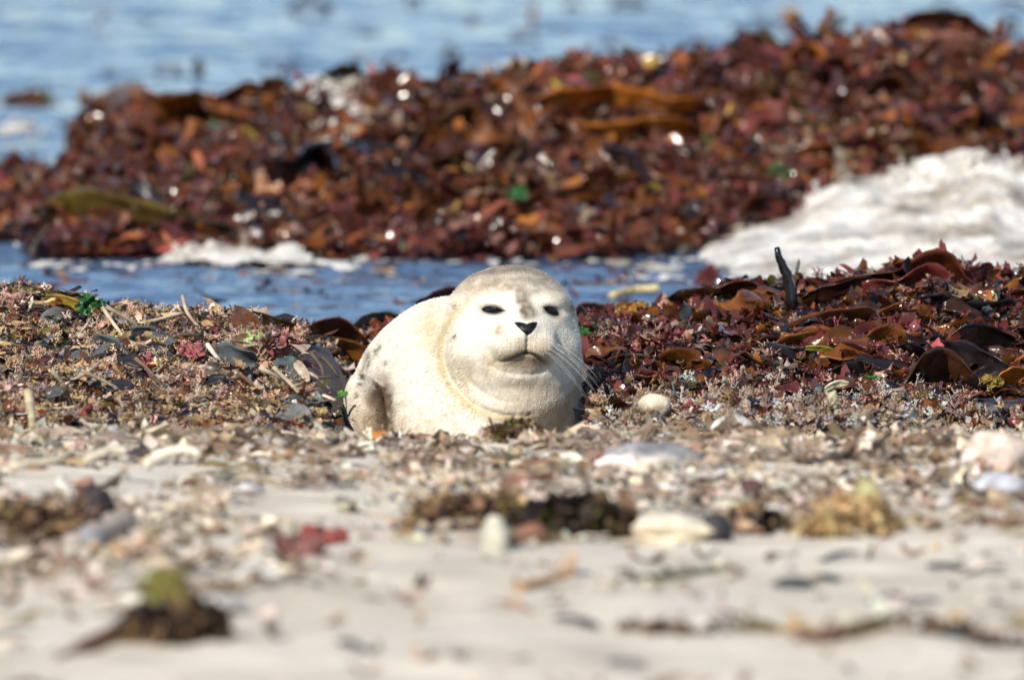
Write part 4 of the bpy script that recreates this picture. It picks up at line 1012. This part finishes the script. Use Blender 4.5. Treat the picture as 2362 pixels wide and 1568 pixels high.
# behind the flank
kelp('dark red-brown glossy kelp hump left of the back of the seal', [(690, 795, 21.3), (735, 772, 21.3), (785, 760, 21.3), (835, 790, 21.3), (860, 815, 21.3)], .085, (.09, .026, .016), (0, -.8, .6), seed=50, ruffle=.1, cup=.1)
kelp('amber kelp fold under the dark red-brown hump', [(720, 800, 21.1), (780, 800, 21.1), (850, 815, 21.1)], .05, (.20, .07, .014), (0, -.6, .8), seed=51)
kelp('olive green kelp hump beside the back of the seal', [(815, 760, 21.6), (850, 738, 21.6), (900, 740, 21.6), (945, 760, 21.6)], .07, (.08, .062, .02), (0, -.8, .6), seed=52)
lettuce('orange-red scrap in front of the olive hump', P(890, 772, 21.4), .032, (.26, .06, .025), 3.9, name='kelp_scrap')
kelp('red-brown kelp strip showing above the shoulder of the seal', [(960, 705, 21.8), (1010, 690, 21.8), (1060, 668, 21.8)], .04, (.09, .026, .016), seed=53)
kelp('brown kelp frond showing right of the head in the channel', [(1315, 765, 22.2), (1350, 722, 22.2), (1390, 722, 22.2), (1430, 765, 22.2)], .05, (.10, .03, .016), seed=54)

# far bank
FK = dict(thick=.003)
def far(label, pts, w, col, seed, wdir=(0, -.6, .8), **kw):
    S, F, C = ribbon([bank_at(px, py)+np.array([0, -.02, .025]) for px, py in pts], w, wdir, col, seed, **kw)
    return put('kelp_frond', S, F, C, M_KELP, label, 'seaweed')
O1, O2, B1, B2 = (.30, .10, .016), (.36, .13, .02), (.13, .042, .014), (.07, .028, .014)
far('wide orange kelp frond with two glints in the middle of the bank', [(1230, 275), (1320, 268), (1420, 275), (1560, 290), (1640, 280)], .12, O1, 60)
far('amber kelp fold under the wide orange blade', [(1330, 330), (1420, 345), (1520, 340), (1600, 320)], .10, O2, 61)
far('long orange-red strap slanting up to the right on the bank', [(1540, 270), (1600, 225), (1680, 180), (1720, 160)], .035, (.26, .065, .02), 62, ruffle=.05)
far('orange kelp strap hanging down from the slanting one', [(1660, 230), (1645, 290), (1630, 350)], .035, O1, 63, (1, -.3, .1))
far('glossy orange kelp mound with three glints on the left of the bank', [(150, 350), (240, 300), (340, 285), (450, 290), (560, 300)], .13, O1, 64, (0, -.8, .6), n=28)
far('dark brown kelp ridge on top of the left mound', [(230, 265), (330, 245), (430, 248), (520, 245)], .06, B1, 65)
far('orange-brown kelp on the crest right of the left mound', [(500, 225), (560, 218), (610, 235)], .09, O1, 66)
far('dark brown upright kelp bulge at the left crest', [(600, 235), (630, 200), (670, 210)], .07, B2, 67)
far('dark kelp bulge on the crest right of the brown one', [(740, 200), (790, 178), (840, 205)], .08, B2, 68)
far('long olive-brown frond curving down in the middle of the bank', [(930, 400), (960, 360), (1020, 320), (1100, 280), (1150, 260)], .06, (.12, .065, .018), 69)
far('orange kelp frond right of the olive-brown one', [(1030, 420), (1070, 380), (1110, 330), (1130, 300)], .07, O2, 70, (1, -.4, .3))
far('amber scrap low in the middle of the bank', [(990, 430), (1030, 400), (1060, 385)], .05, O2, 71)
far('dark slate hollowed kelp frond in the left middle of the bank', [(610, 420), (670, 430), (740, 410), (790, 440)], .11, (.035, .022, .025), 72)
far('black wet blade under the right middle of the bank', [(1380, 400), (1450, 420), (1500, 450)], .10, (.020, .016, .022), 73)
far('grey pale stalk lying slanted on the right of the bank', [(1720, 420), (1770, 370), (1830, 330)], .03, (.40, .32, .25), 74, ruffle=.03)
far('yellow kelp scrap on the right of the bank', [(1480, 470), (1505, 465), (1530, 475)], .035, (.40, .32, .04), 75)
far('yellow kelp scrap in the left of the bank', [(545, 340), (565, 335), (590, 345)], .04, (.50, .36, .06), 76)
far('olive-brown kelp sheet draped along the left foot of the bank', [(90, 540), (180, 520), (280, 530), (380, 550), (470, 545)], .12, (.14, .095, .022), 77, (0, -.6, .8), n=28)
far('dark overhanging kelp lip above the froth on the left', [(340, 570), (400, 555), (480, 565), (560, 565)], .07, (.035, .024, .016), 78)
far('dark arched kelp stem at the far left foot of the bank', [(60, 600), (95, 545), (140, 530)], .03, (.05, .035, .018), 79)
far('cream stalk leaning at the far left foot of the bank', [(70, 605), (95, 575), (120, 545)], .022, (.50, .42, .26), 80, ruffle=.03)
far('brown kelp with orange edge on the right crest', [(1800, 190), (1860, 160), (1920, 175)], .09, O1, 81)
far('red-orange kelp frond right of the right crest dip', [(1870, 200), (1930, 190), (1980, 210)], .08, (.24, .06, .02), 82)
far('dark purple kelp frond at the right end of the bank', [(2200, 330), (2270, 320), (2340, 335)], .10, (.04, .02, .026), 83)
far('pinkish fold on the crest at the right end of the bank', [(2100, 160), (2170, 140), (2260, 130)], .09, (.32, .14, .10), 84)
far('dark kelp ridge along the right end crest', [(2080, 95), (2150, 75), (2240, 88), (2300, 110)], .07, B2, 85)
far('brown kelp sheet under the right crest', [(1980, 250), (2060, 235), (2120, 250)], .09, B1, 86)
far('orange-brown kelp frond low right above the foam', [(1700, 520), (1760, 505), (1830, 500)], .08, B1, 87)
def far_leaf(label, px, py, size, col, seed): return lettuce(label, bank_at(px, py)+np.array([0, -.03, .02]), size, col, seed, M_WET)
far_leaf('round green sea lettuce low in the middle of the bank', 1193, 470, .022, (.03, .13, .025), 1.1)
far_leaf('dark green weed scrap left of the green sea lettuce', 1175, 440, .020, (.03, .09, .03), 1.9)
far_leaf('green weed scrap on the left of the bank', 505, 320, .022, (.05, .12, .05), 2.9)
far_leaf('green and yellow scrap at the right foot of the bank', 1920, 500, .024, (.05, .12, .03), 3.7)
far_leaf('green scrap at the right of the bank below the crest', 1800, 425, .026, (.04, .12, .03), 4.6)
far_leaf('green scrap at the far left edge of the bank', 8, 500, .017, (.05, .14, .03), 5.6)

LAND = []
def near_name(px, py, names): return min(names, key=lambda t: (t[0]-px)**2+(1.6*(t[1]-py))**2)[2]
PENDING = {}
def later(ob, px, py, base): PENDING.setdefault(base, []).append((px, py, ob))
ORD = ['leftmost', 'second from left', 'third from left', 'fourth from left', 'fifth from left', 'sixth from left', 'seventh from left', 'eighth from left', 'ninth from left']
def settle():
    for base, L in PENDING.items():
        L.sort(key=lambda t: t[0])
        for i, (px, py, ob) in enumerate(L):
            ob['label'] = base if len(L) == 1 else f'{base}, ' + (ORD[i] if i < len(L)-1 or i == 0 else 'rightmost') if i < len(ORD) or i == len(L)-1 else base
    PENDING.clear()
# pieces afloat on the open water
def afloat(label, px, py, w, h, col, seed, arch=True, group=None):
    D = CAMH/(TILT+(py-784)*PXR); k = PXR*D; c = np.array([(px-1180.5)*k, D-20.0, 0.0]); W, Hh = w*k, h*k
    pts = [c+np.array([-W/2, .03, -.01]), c+np.array([-W/6, 0, Hh]), c+np.array([W/5, -.02, Hh*.8]), c+np.array([W/2, .02, -.008])] if arch else \
          [c+np.array([.01*w/60, 0, -.015]), c+np.array([-.006, 0, Hh*.5]), c+np.array([.004, 0, Hh])]
    S, F, C = ribbon(pts, max(.010, Hh*.8) if arch else max(.016, W), (0, -.8, .6) if arch else (1, -.2, 0), col, seed, n=14, m=5, ruffle=.3, thick=.004)
    return put('floating_kelp', S, F, C, M_KELP, label, 'seaweed', group)
afloat('largest brown kelp raft floating near the top edge', 715, 25, 125, 26, (.10, .035, .014), 1)
afloat('long brown kelp raft floating at the top right of centre', 1450, 18, 120, 18, (.10, .035, .014), 2)
afloat('small dark knob of weed left of the long raft', 1322, 22, 46, 12, (.11, .045, .025), 3)
afloat('black knob of weed in the open water on the left', 460, 160, 26, 22, (.02, .014, .012), 4, False)
afloat('greyish weed scrap beside the black knob', 385, 158, 70, 9, (.16, .12, .10), 5)
_d = CAMH/(TILT+(238-784)*PXR)
clump('brown weed clump floating at the left edge', P(62, 238, _d), (.105, .06, .05), [B1, O1, C_OLIVE], None, 130, .03, 61, M_WET, B1, 'floating_weed_clump')
afloat('orange-brown knob right of the left edge clump', 198, 234, 30, 26, (.16, .07, .02), 7, False)
afloat('thin brown weed strip in the open water above the seal', 1195, 86, 62, 10, (.17, .09, .07), 8)
afloat('pale brown strip of weed to the right of it', 1405, 106, 90, 9, (.17, .12, .09), 9)
afloat('dull pinkish scrap in the open water', 1042, 130, 42, 20, (.22, .13, .12), 10)
afloat('upright brown stalk in the open water', 1232, 60, 12, 58, (.16, .09, .07), 11, False)
afloat('small upright stalk just above the middle crest', 892, 180, 10, 55, (.07, .02, .02), 12, False)
afloat('brown knob just above the right crest', 1622, 128, 40, 32, (.09, .035, .02), 13, False)
afloat('bright orange leaf standing in the water on the right', 1830, 62, 34, 46, (.40, .15, .02), 14, False)
afloat('dark leaf standing right of the bright orange one', 1937, 66, 26, 36, (.04, .03, .012), 15, False)
afloat('pale pinkish scrap in the water at the right crest dip', 2020, 78, 60, 20, (.22, .13, .11), 16)
afloat('dark weed scrap at the top right', 2180, 30, 80, 18, (.11, .07, .07), 17)
afloat('brown scrap at the right end of the water', 2330, 70, 50, 24, (.12, .05, .035), 18)
afloat('red-brown weed line at the top right corner', 2335, 12, 90, 16, (.12, .04, .03), 19)
afloat('dark weed scrap at the top edge left of centre', 955, 8, 36, 14, (.1, .06, .04), 20)
afloat('olive scrap floating above the left crest', 662, 165, 34, 14, (.10, .08, .05), 21)
for i, (px, py, w) in enumerate([(820, 140, 30), (1090, 45, 34), (1240, 105, 22), (1330, 150, 30), (150, 290, 60), (250, 165, 26), (560, 110, 30), (1560, 40, 40)]):
    later(afloat('x', px, py, w, 7, (.13, .085, .07), 40+i, True, 'faint weed scraps drifting in the open water'), px, py, 'faint weed scrap drifting in the open water')
print('singles', time.time()-T0)

# ------------------------------------------------------------------ blades one can count, nothing tells them apart
def where_far(px, py):
    c = 'left' if px < 780 else ('middle' if px < 1580 else 'right')
    r = 'near the top' if py < 260 else ('halfway up' if py < 430 else 'at the foot')
    return f'{r} of the {c} of the bank'
def cname(c):
    r, g, b = c
    if g > r: return 'green'
    if r < .05: return 'blackish'
    if r > .24 and g > .11: return 'amber'
    if g/r > .31: return 'orange-brown' if r > .2 else 'brown'
    return 'dark red'
rk = np.random.RandomState(5)
BL = []
for i in range(12):
    cc = [B1, (.19, .062, .014), (.10, .022, .018), B2, (.02, .015, .017), (.13, .032, .022)][i % 6]
    L = rk.uniform(.09, .20); a = rk.uniform(-.5, .5)
    S, F, C = ribbon([(-L/2, 0, 0), (-L/6, .03*a, L*.18*rk.rand()), (L/5, -.02*a, L*.15*rk.rand()), (L/2, .04*a, 0)], L*rk.uniform(.25, .42), (0, 1, .15), cc, 200+i, n=14, m=6, ruffle=.25)
    BL.append((mesh_np('kelp_frond', S, F, M_KELP, C), cc))
NF = [(1430, 272, 'wide orange frond'), (1630, 215, 'slanting orange-red strap'), (340, 250, 'glossy orange mound'), (1040, 320, 'long olive-brown frond'), (680, 425, 'dark slate frond'), (1440, 420, 'black wet frond'), (1775, 375, 'grey pale stalk'), (565, 335, 'left yellow scrap'),
      (280, 530, 'olive-brown sheet'), (480, 565, 'dark kelp lip'), (1900, 165, 'right crest dip'), (2270, 320, 'dark purple frond'), (2170, 140, 'pinkish fold'), (1193, 470, 'round green lettuce'), (1500, 470, 'right yellow scrap'), (790, 250, 'draining white water'), (1760, 505, 'low frond above the foam'), (90, 420, 'left bank edge'), (2060, 240, 'right brown sheet'), (900, 520, 'bank foot')]
NR = [(1430, 740, 'orange torn scrap'), (1545, 800, 'deep red tuft'), (1700, 690, 'two-humped frond'), (1880, 770, 'straight frond'), (1830, 810, 'dark blue-grey strip'), (2062, 770, 'crimson tuft'), (2150, 860, 'folded brown frond'), (2270, 780, 'black glossy frond'), (2330, 880, 'puddle edge'), (2010, 890, 'low green tuft'), (1620, 860, 'brown hanging frond'), (2300, 710, 'far right crest'), (1400, 920, 'whisker tips'), (1930, 905, 'cream forked scrap')]
NL = [(100, 690, 'yellow-green kelp end'), (205, 712, 'left crest lettuce'), (560, 740, 'stiff brown kelp tip'), (230, 815, 'long bleached stalk'), (130, 855, 'red-brown straight stalk'), (400, 795, 'tan stalk'), (445, 955, 'white pointed frond'), (607, 950, 'cream sponge lump'), (665, 865, 'upright slate frond'), (545, 825, 'blue-grey flat frond'), (600, 920, 'curled brown frond'), (488, 812, 'short white stalk'), (440, 875, 'pale coralline tuft'), (66, 945, 'pale upright stalk'), (640, 790, 'purple-pink tuft'), (330, 900, 'heap middle')]
NP = [(400, 1440, 'lower left clump'), (1510, 1070, 'large grey-backed stone'), (1560, 1220, 'long cream stone'), (1965, 1170, 'tan weed ball'), (1300, 1190, 'central dark clump'), (1080, 1190, 'brown and black clump'), (90, 1200, 'left edge clump'), (220, 1160, 'blackish stone'), (230, 1230, 'thick grey stick'), (735, 1255, 'red scrap'), (390, 1045, 'pale arched stalk'), (80, 1070, 'long pale stalk'), (785, 1035, 'black crest pebble'), (1190, 1000, 'brown crest clump'), (1690, 1000, 'tall grey-white stone'), (2300, 1060, 'pinkish boulder'), (2310, 1140, 'grey stone at the right'), (1735, 1145, 'red-brown lump'), (1140, 1260, 'pale upright stone'), (600, 1100, 'left bare sand'), (950, 1080, 'bare sand crest'), (1950, 1050, 'right crest'), (2150, 1180, 'right lower rubble')]
def free_blade(at, i, label, group, tilt=.35, sc=1.):
    ob = link('kelp_frond', BL[i][0], None, label, 'seaweed', group); ob.location = at
    ob.rotation_euler = (rk.uniform(.1, .8), rk.randn()*tilt, rk.uniform(-.7, .7)+(math.pi if rk.rand() < .5 else 0)); s = sc*rk.uniform(.7, 1.15); ob.scale = (s, s, s)
    return ob
for k in range(120):
    px, py = rk.uniform(20, 2350), rk.uniform(180, 575)
    q = bank_at(px, py)
    if q[2] < .02 or q[1] > 7.3: continue
    i = rk.randint(12); ob = free_blade(q+np.array([0, -.01, .012]), i, 'x', 'kelp fronds in the far seaweed bank')
    later(ob, px, py, f'{cname(BL[i][1])} kelp frond in the bank near the {near_name(px, py, NF)}')
for k in range(56):
    px, py = rk.uniform(1400, 2350), rk.uniform(690, 930)
    q = GH(px, py, wrack_z, 19.2, 23.0); i = rk.randint(12)
    h = 'back' if py < 800 else 'front'; c = 'left half' if px < 1870 else 'right half'
    ob = free_blade(q+np.array([0, 0, .008]), i, 'x', 'kelp fronds in the wet heap right of the seal', .3, .64)
    later(ob, px, py, f'{cname(BL[i][1])} kelp frond on the right heap near the {near_name(px, py, NR)}')
ST2 = []
for i in range(6):
    L = rk.uniform(.05, .10); V, F = tube(smooth_line([(-L/2, 0, 0), (0, L*.12*rk.randn(), .004), (L/2, 0, 0)], 8), np.linspace(.0036, .0022, 8), 6)
    cc = [(.50, .40, .28), (.24, .13, .07), (.10, .07, .05)][i % 3]
    ST2.append((mesh_np('weed_stalk', V, F, M_DRY, np.tile(np.array([cc]), (len(V), 1))), ['pale', 'brown', 'dark'][i % 3]))
for k in range(34):
    px, py = rk.uniform(10, 760), rk.uniform(750, 960)
    q = GH(px, py, wrack_z, 19.0, 23.0); i = rk.randint(6)
    ob = link('weed_stalk', ST2[i][0], None, f'short {ST2[i][1]} stalk lying on the {"upper" if py < 850 else "lower"} {"left" if px < 380 else "right"} part of the left heap', 'stalk', 'short stalks on the left heap')
    later(ob, px, py, f'short {ST2[i][1]} stalk on the left heap near the {near_name(px, py, NL)}')
    ob.location = q+np.array([0, 0, .012]); ob.rotation_euler = (rk.randn()*.2, .4+rk.randn()*.4, rk.uniform(-1, 1))
SLT = []
for i in range(6):
    L = rk.uniform(.03, .06); cc = [(.08, .082, .078), (.03, .027, .03), (.13, .13, .12)][i % 3]
    S, F, C = ribbon([(-L/2, 0, 0), (0, .005, L*.1), (L/2, 0, 0)], L*.45, (0, 1, .2), cc, 230+i, n=9, m=5, ruffle=.12)
    SLT.append((mesh_np('weed_flake', S, F, M_DAMP, C), ['slate', 'blackish', 'grey'][i % 3]))
for k in range(16):
    px, py = rk.uniform(0, 780), rk.uniform(740, 980)
    q = GH(px, py, wrack_z, 19.0, 23.0); i = rk.randint(6)
    ob = link('weed_flake', SLT[i][0], None, f'{SLT[i][1]} weed blade on the {"upper" if py < 850 else "lower"} {"left" if px < 380 else "right"} part of the left heap', 'seaweed', 'flat weed blades on the left heap')
    later(ob, px, py, f'{SLT[i][1]} weed flake on the left heap near the {near_name(px, py, NL)}')
    ob.location = q+np.array([0, 0, .008]); ob.rotation_euler = (rk.uniform(.2, .9), rk.randn()*.4, rk.uniform(-.8, .8))

# ------------------------------------------------------------------ what lies on the sand
PD = [(.58, .49, .38), (.43, .33, .22), (.62, .56, .46), (.42, .37, .31), (.46, .34, .26), (.28, .185, .115), (.20, .175, .15), (.05, .04, .035), (.21, .125, .08), (.16, .13, .06)]
def mat_tint(pos, col):
    n = noise3(pos[:, 0]*5, pos[:, 1]*1.6, 3.7)+.5*noise3(pos[:, 0]*13, pos[:, 1]*5, 1.7)
    k = np.clip(n*1.4, -.55, .75)[:, None]
    return np.clip(np.where(k > 0, col*(1-k)+k*np.array([.20, .135, .085]), col*(1+.35*k)-.35*k*np.array([.60, .52, .42])), .004, .8)
WD = [9, 8, 6, 8, 5, 8, 5, 4, 5, 1]
def pix(x, y, z):
    D = y+20.0; return 1180.5+x/D/PXR, 784+((CAMH-z)/D-TILT)/PXR
def el2(px, py, cx, cy, rx, ry): return np.exp(-(((px-cx)/rx)**2+((py-cy)/ry)**2)**2)
def rubble(x, y):
    px, py = pix(x, y, sand_z(x, y))
    d = .95*(1-ss(1090, 1255, py+35*noise3(x*5, y*2, 3.)-40*ss(900, 1700, px)))
    d = np.maximum(d, .75*(1-ss(1300, 1480, py+60*noise3(x*4, y*2, 5.)))*(1-ss(350, 900, px)))
    d = np.maximum(d, .13*(1-ss(1360, 1500, py+40*noise3(x*3, y*1.5, 8.)))); d = np.maximum(d, .05)
    for (cx, cy, rx, ry, k) in ((200, 1105, 340, 40, .97), (640, 1168, 310, 30, .95), (700, 1090, 120, 16, .7), (1050, 1310, 330, 45, .7), (2000, 1330, 560, 70, .55), (600, 1330, 60, 22, .8), (420, 1470, 60, 30, -.5)):
        d = d*(1-k*el2(px, py, cx, cy, rx, ry))
    d = np.maximum(d, .8*el2(px, py, 1240, 1190, 260, 70)); d = np.maximum(d, .75*el2(px, py, 150, 1190, 190, 60))
    d = np.maximum(d, .5*el2(px, py, 1900, 1442+.02*(px-1900), 480, 16))
    return np.clip(d*(.55+.75*(noise3(x*9, y*4, 2.)+.4)), 0, 1)
H = Heap(); sx = (-1.3, 1.3)
scatter(H, FL, sand_z, *sx, -7.5, -.9, 11000, .027, .32, PD, WD, (-.003, .010), rubble, vary=.12, tint=mat_tint)
scatter(H, FL2, sand_z, *sx, -7.5, -.9, 3000, .038, .30, PD, WD, (-.003, .012), rubble, vary=.12, tint=mat_tint)
scatter(H, TU, sand_z, *sx, -7.5, -.9, 1600, .028, .6, [(.62, .53, .43), (.50, .37, .30), (.42, .32, .22), (.68, .63, .55), (.28, .19, .13)], [5, 4, 5, 3, 3], (.0, .012), rubble, tint=mat_tint)
scatter(H, ST, sand_z, *sx, -7.5, -.9, 4200, .09, .2, [(.43, .33, .22), (.28, .185, .115), (.21, .125, .08), (.57, .49, .38), (.07, .05, .04), (.16, .13, .06)], [5, 5, 3, 8, 2, 1], (.004, .014), rubble, tint=mat_tint)
scatter(H, PB, sand_z, *sx, -7.5, -.9, 1800, .012, .4, [(.70, .66, .58), (.5, .46, .41), (.58, .50, .40), (.22, .20, .18), (.42, .32, .22), (.05, .04, .04)], [4, 5, 4, 3, 4, 1], (.0, .004), rubble)
link('dry_wrack', H.mesh('dry_wrack', M_DRY), kind='stuff', label='dry bleached weed scraps and shell grit strewn on the sand')

def on(px, py): return GH(px, py, ground_z, 12.5, 19.6)
clump('dark weed clump with a yellow-green top alone in the lower left corner', on(400, 1475), (.125, .13, .085), [(.05, .035, .025), (.10, .06, .035), C_BLACK, (.20, .12, .06)], None, 420, .030, 71, M_DRY, (.025, .018, .015))
lettuce('yellow-green scrap on top of the lower left clump', on(400, 1475)+np.array([-.015, -.01, .055]), .032, (.20, .18, .045), 1.3, M_DRY, 'weed_scrap')
kelp('brown strip trailing left from the lower left clump', [(330, 1440, 14.75), (250, 1480, 14.6), (130, 1530, 14.4)], .03, (.20, .10, .055), (0, 1, .3), M_DRY, 72)
stone('large pale stone with a grey back right of the middle of the rubble', on(1510, 1090), (.155, .11, .055), (.58, .53, .45), 41, 'beach_stone', 'stone', patch=(.25, .24, .24), rz=.2)
stone('long cream stone above the open sand in the middle', on(1560, 1246), (.135, .10, .048), (.56, .48, .35), 42, 'beach_stone', 'stone', patch=(.58, .51, .39), rough=.42)
stone('dark lump added for the hollow at the right end of the long cream stone', on(1655, 1252), (.045, .04, .048), (.05, .045, .045), 43)  # dark lump added where the cream stone has its shaded hollow
clump('tan weed ball on the rubble right of the long cream stone', on(1965, 1225), (.13, .11, .085), [C_TAN, (.52, .38, .20), (.36, .24, .12)], None, 420, .026, 73, M_DRY, (.22, .14, .08))
clump('dark weed clump in the centre of the rubble', on(1320, 1240), (.19, .18, .105), [C_BLACK, (.07, .05, .04), (.14, .09, .05), C_OLIVE], None, 460, .030, 74, M_DRY, (.02, .017, .015))  # dark wrack; the near-black colours also carry the shade it lies in
clump('brown and black weed clump left of the central dark one', on(1080, 1218), (.17, .15, .080), [(.25, .14, .07), (.12, .07, .04), C_BLACK, C_TAN], None, 420, .028, 75, M_DRY, (.05, .03, .02))  # brown wrack, with shade put in by the black scraps and dark core
clump('brown weed clump with dark shadow at the left edge of the rubble', on(90, 1245), (.20, .16, .090), [(.25, .15, .09), (.14, .08, .05), C_BLACK, C_TAN], None, 420, .028, 76, M_DRY, (.04, .028, .02))
stone('blackish stone behind the grey stick on the left', on(215, 1190), (.055, .05, .055), (.035, .028, .03), 44, 'beach_stone', 'stone')
stick('thick grey stick lying on the left rubble', [(160, 1262, 16.25), (230, 1228, 16.3), (295, 1200, 16.35)], .017, (.42, .36, .31), M_DRY, 'driftwood', 'driftwood', 2)
lettuce('red scrap on the sand left of the centre', on(735, 1262), .030, (.34, .09, .08), 2.7, M_DRY, 'weed_scrap')
lettuce('dull purple scrap beside the red one', on(690, 1285), .034, (.20, .09, .08), 3.1, M_DRY, 'weed_scrap')
stick('pale arched stalk on the rubble under the left heap', [(330, 1075, 17.6), (370, 1050, 17.6), (420, 1038, 17.6), (460, 1050, 17.6)], .009, (.66, .60, .48), M_DRY, seed=12)
stick('second pale arched stalk left of the first', [(190, 1065, 17.7), (240, 1042, 17.7), (290, 1040, 17.7)], .008, (.60, .54, .42), M_DRY, seed=13)
stick('long pale stalk lying on the sand at the left', [(20, 1078, 17.5), (70, 1070, 17.5), (140, 1058, 17.5)], .008, (.58, .50, .38), M_DRY, seed=14)
stone('black pebble on the sand crest in front of the flipper', on(785, 1050), (.055, .045, .032), (.025, .02, .024), 45)
lettuce('orange scrap on the sand crest under the flipper', P(875, 1015, 18.9), .020, (.50, .20, .06), 5.3, M_DRY, 'weed_scrap')
clump('brown weed clump on the crest in front of the chest of the seal', P(1190, 1012, 18.7), (.085, .05, .050), [(.24, .14, .06), C_OLIVE, C_TAN, (.14, .08, .05)], None, 200, .018, 77, M_DRY, (.10, .06, .035))
clump('tan weed clump on the crest right of the brown one', P(1280, 1035, 18.5), (.06, .05, .03), [C_TAN, C_PALE, (.2, .12, .08)], None, 140, .016, 78, M_DRY, (.2, .13, .09))
stone('tall grey-white stone on the crest under the cream shell', on(1690, 1010), (.070, .05, .050), (.58, .53, .48), 47, 'beach_stone', 'stone', patch=(.62, .58, .52))
stone('pinkish pale boulder at the right edge of the rubble', on(2300, 1085), (.10, .08, .070), (.56, .45, .37), 48, 'beach_stone', 'stone')
stone('grey stone below the pinkish boulder', on(2310, 1150), (.085, .07, .045), (.28, .28, .31), 49, 'beach_stone', 'stone', patch=(.50, .50, .52))
stone('dark red-brown lump right of the large pale stone', on(1735, 1160), (.06, .05, .042), (.10, .05, .045), 50, 'beach_stone', 'stone')
clump('dark hollow weed clump left of the tan ball', on(1745, 1228), (.085, .08, .055), [(.36, .25, .15), C_TAN, C_BLACK], None, 220, .022, 79, M_DRY, (.03, .022, .018))
stone('pale upright stone in front of the central dark clump', on(1140, 1275), (.035, .03, .060), (.62, .58, .46), 51)
stone('rust coloured pebble at the foot of the central dark clump', on(1225, 1255), (.045, .04, .034), (.26, .11, .07), 52)
stone('white flat stone on the sand below the red scrap', on(590, 1345), (.070, .06, .024), (.72, .69, .62), 54, 'beach_stone', 'stone')
stone('white flat stone beside the lower left clump', on(500, 1410), (.075, .07, .024), (.70, .67, .61), 55, 'beach_stone', 'stone')
kelp('dark green weed strand on the open sand', [(1470, 1340, 15.6), (1580, 1328, 15.65), (1695, 1312, 15.7)], .018, (.09, .11, .06), (0, 1, .3), M_DRY, 80)
stick('orange-brown stick on the open sand', [(1195, 1362, 15.5), (1260, 1342, 15.55), (1325, 1322, 15.6)], .006, (.40, .22, .08), M_DRY, seed=15)
for i, (px, py, s, c) in enumerate([(1480, 1440, .05, 'brown'), (1560, 1445, .05, 'brown'), (1640, 1452, .045, 'black'), (1740, 1444, .05, 'olive'), (1850, 1448, .04, 'tan'), (1905, 1465, .05, 'orange'), (2010, 1450, .045, 'olive'), (2110, 1446, .055, 'brown'), (2190, 1455, .055, 'black'), (2260, 1462, .05, 'brown'), (2330, 1485, .05, 'black'), (2360, 1440, .03, 'olive')]):
    pal = dict(brown=[(.22, .12, .07), (.12, .07, .05)], black=[C_BLACK, (.09, .06, .05)], olive=[(.2, .15, .05), (.12, .09, .04)], tan=[C_TAN, (.3, .2, .1)], orange=[(.40, .19, .10), (.25, .12, .07)])[c]
    nth = ['at the left end of the wrack line', 'second from the left in the wrack line', 'third from the left in the wrack line', 'fourth from the left in the wrack line', 'left of the orange one in the wrack line', 'in the middle of the wrack line', 'right of the orange one in the wrack line', 'left of a black one in the wrack line', 'between two brown ones in the wrack line', 'right of a black one in the wrack line', 'lowest at the right end of the wrack line', 'above the right end of the wrack line'][i]
    clump(f'small {c} weed clump {nth}', on(px, py+12)-np.array([0, 0, .006]), (s*1.35, s*1.2, s*.42), pal, None, 90, .020, 90+i, M_DRY, (.06, .04, .03), group='weed clumps of the wrack line on the open sand')
for i, (px, py) in enumerate([(1830, 1365), (1900, 1350), (2060, 1395), (2130, 1402), (2190, 1325), (2270, 1330), (1450, 1545), (820, 1510), (1930, 1300), (2230, 1480), (1330, 1450)]):
    k = SLT[i % 6]; ob = link('weed_flake', k[0], None, f'{k[1]} weed scrap lying by itself on the open sand', 'seaweed', 'lone weed scraps on the open sand')
    later(ob, px, py, f'{k[1]} weed scrap lying by itself on the open sand')
    ob.location = on(px, py)+np.array([0, 0, .004]); ob.rotation_euler = (rk.randn()*.2, rk.randn()*.15, rk.randn()*.4); ob.scale = (1.1, .8, .8)
PBM = []
for i in range(9):
    V, F, sh = T_pebble(400+i, ICO2, .28); cc, nm = [((.58, .54, .46), 'white'), ((.50, .39, .31), 'pinkish'), ((.40, .39, .38), 'grey'), ((.50, .36, .20), 'tan'), ((.06, .05, .05), 'blackish'), ((.55, .48, .37), 'cream'), ((.28, .16, .11), 'brown'), ((.46, .43, .39), 'pale grey'), ((.20, .20, .21), 'dark grey')][i]
    n = noise3(V[:, 0]*4, V[:, 1]*4, V[:, 2]*4+i)
    PBM.append((mesh_np('pebble', V*(1+.05*n)[:, None], F, M_STONE, np.clip(np.array(cc)[None]*(1+.25*n)[:, None], .01, .85)), nm))
cnt = 0
for k in range(900):
    px, py = rk.uniform(0, 2361), rk.uniform(1005, 1330)
    q = on(px, py)
    if rk.rand() > float(rubble(q[0], q[1])): continue
    i = rk.choice(9, p=[.10, .12, .13, .15, .08, .12, .13, .09, .08])
    c = 'left' if px < 780 else ('middle' if px < 1580 else 'right'); r = 'near the crest' if py < 1080 else ('halfway down' if py < 1180 else 'at the lower edge')
    ob = link('pebble', PBM[i][0], None, f'{PBM[i][1]} pebble {r} of the {c} part of the sand rubble', 'pebble', 'pebbles in the rubble on the sand')
    later(ob, px, py, f'{PBM[i][1]} pebble in the rubble near the {near_name(px, py, NP)}')
    s = math.exp(max(-.7, min(.4, rk.randn()*.35)))*.034; ob.location = q+np.array([0, 0, s*.12]); ob.rotation_euler = (rk.randn()*.3, rk.randn()*.3, rk.uniform(0, 6)); ob.scale = (s, s, s*rk.uniform(.7, 1.1)); cnt += 1
    if cnt >= 100: break
settle()
print('done', time.time()-T0, cnt)
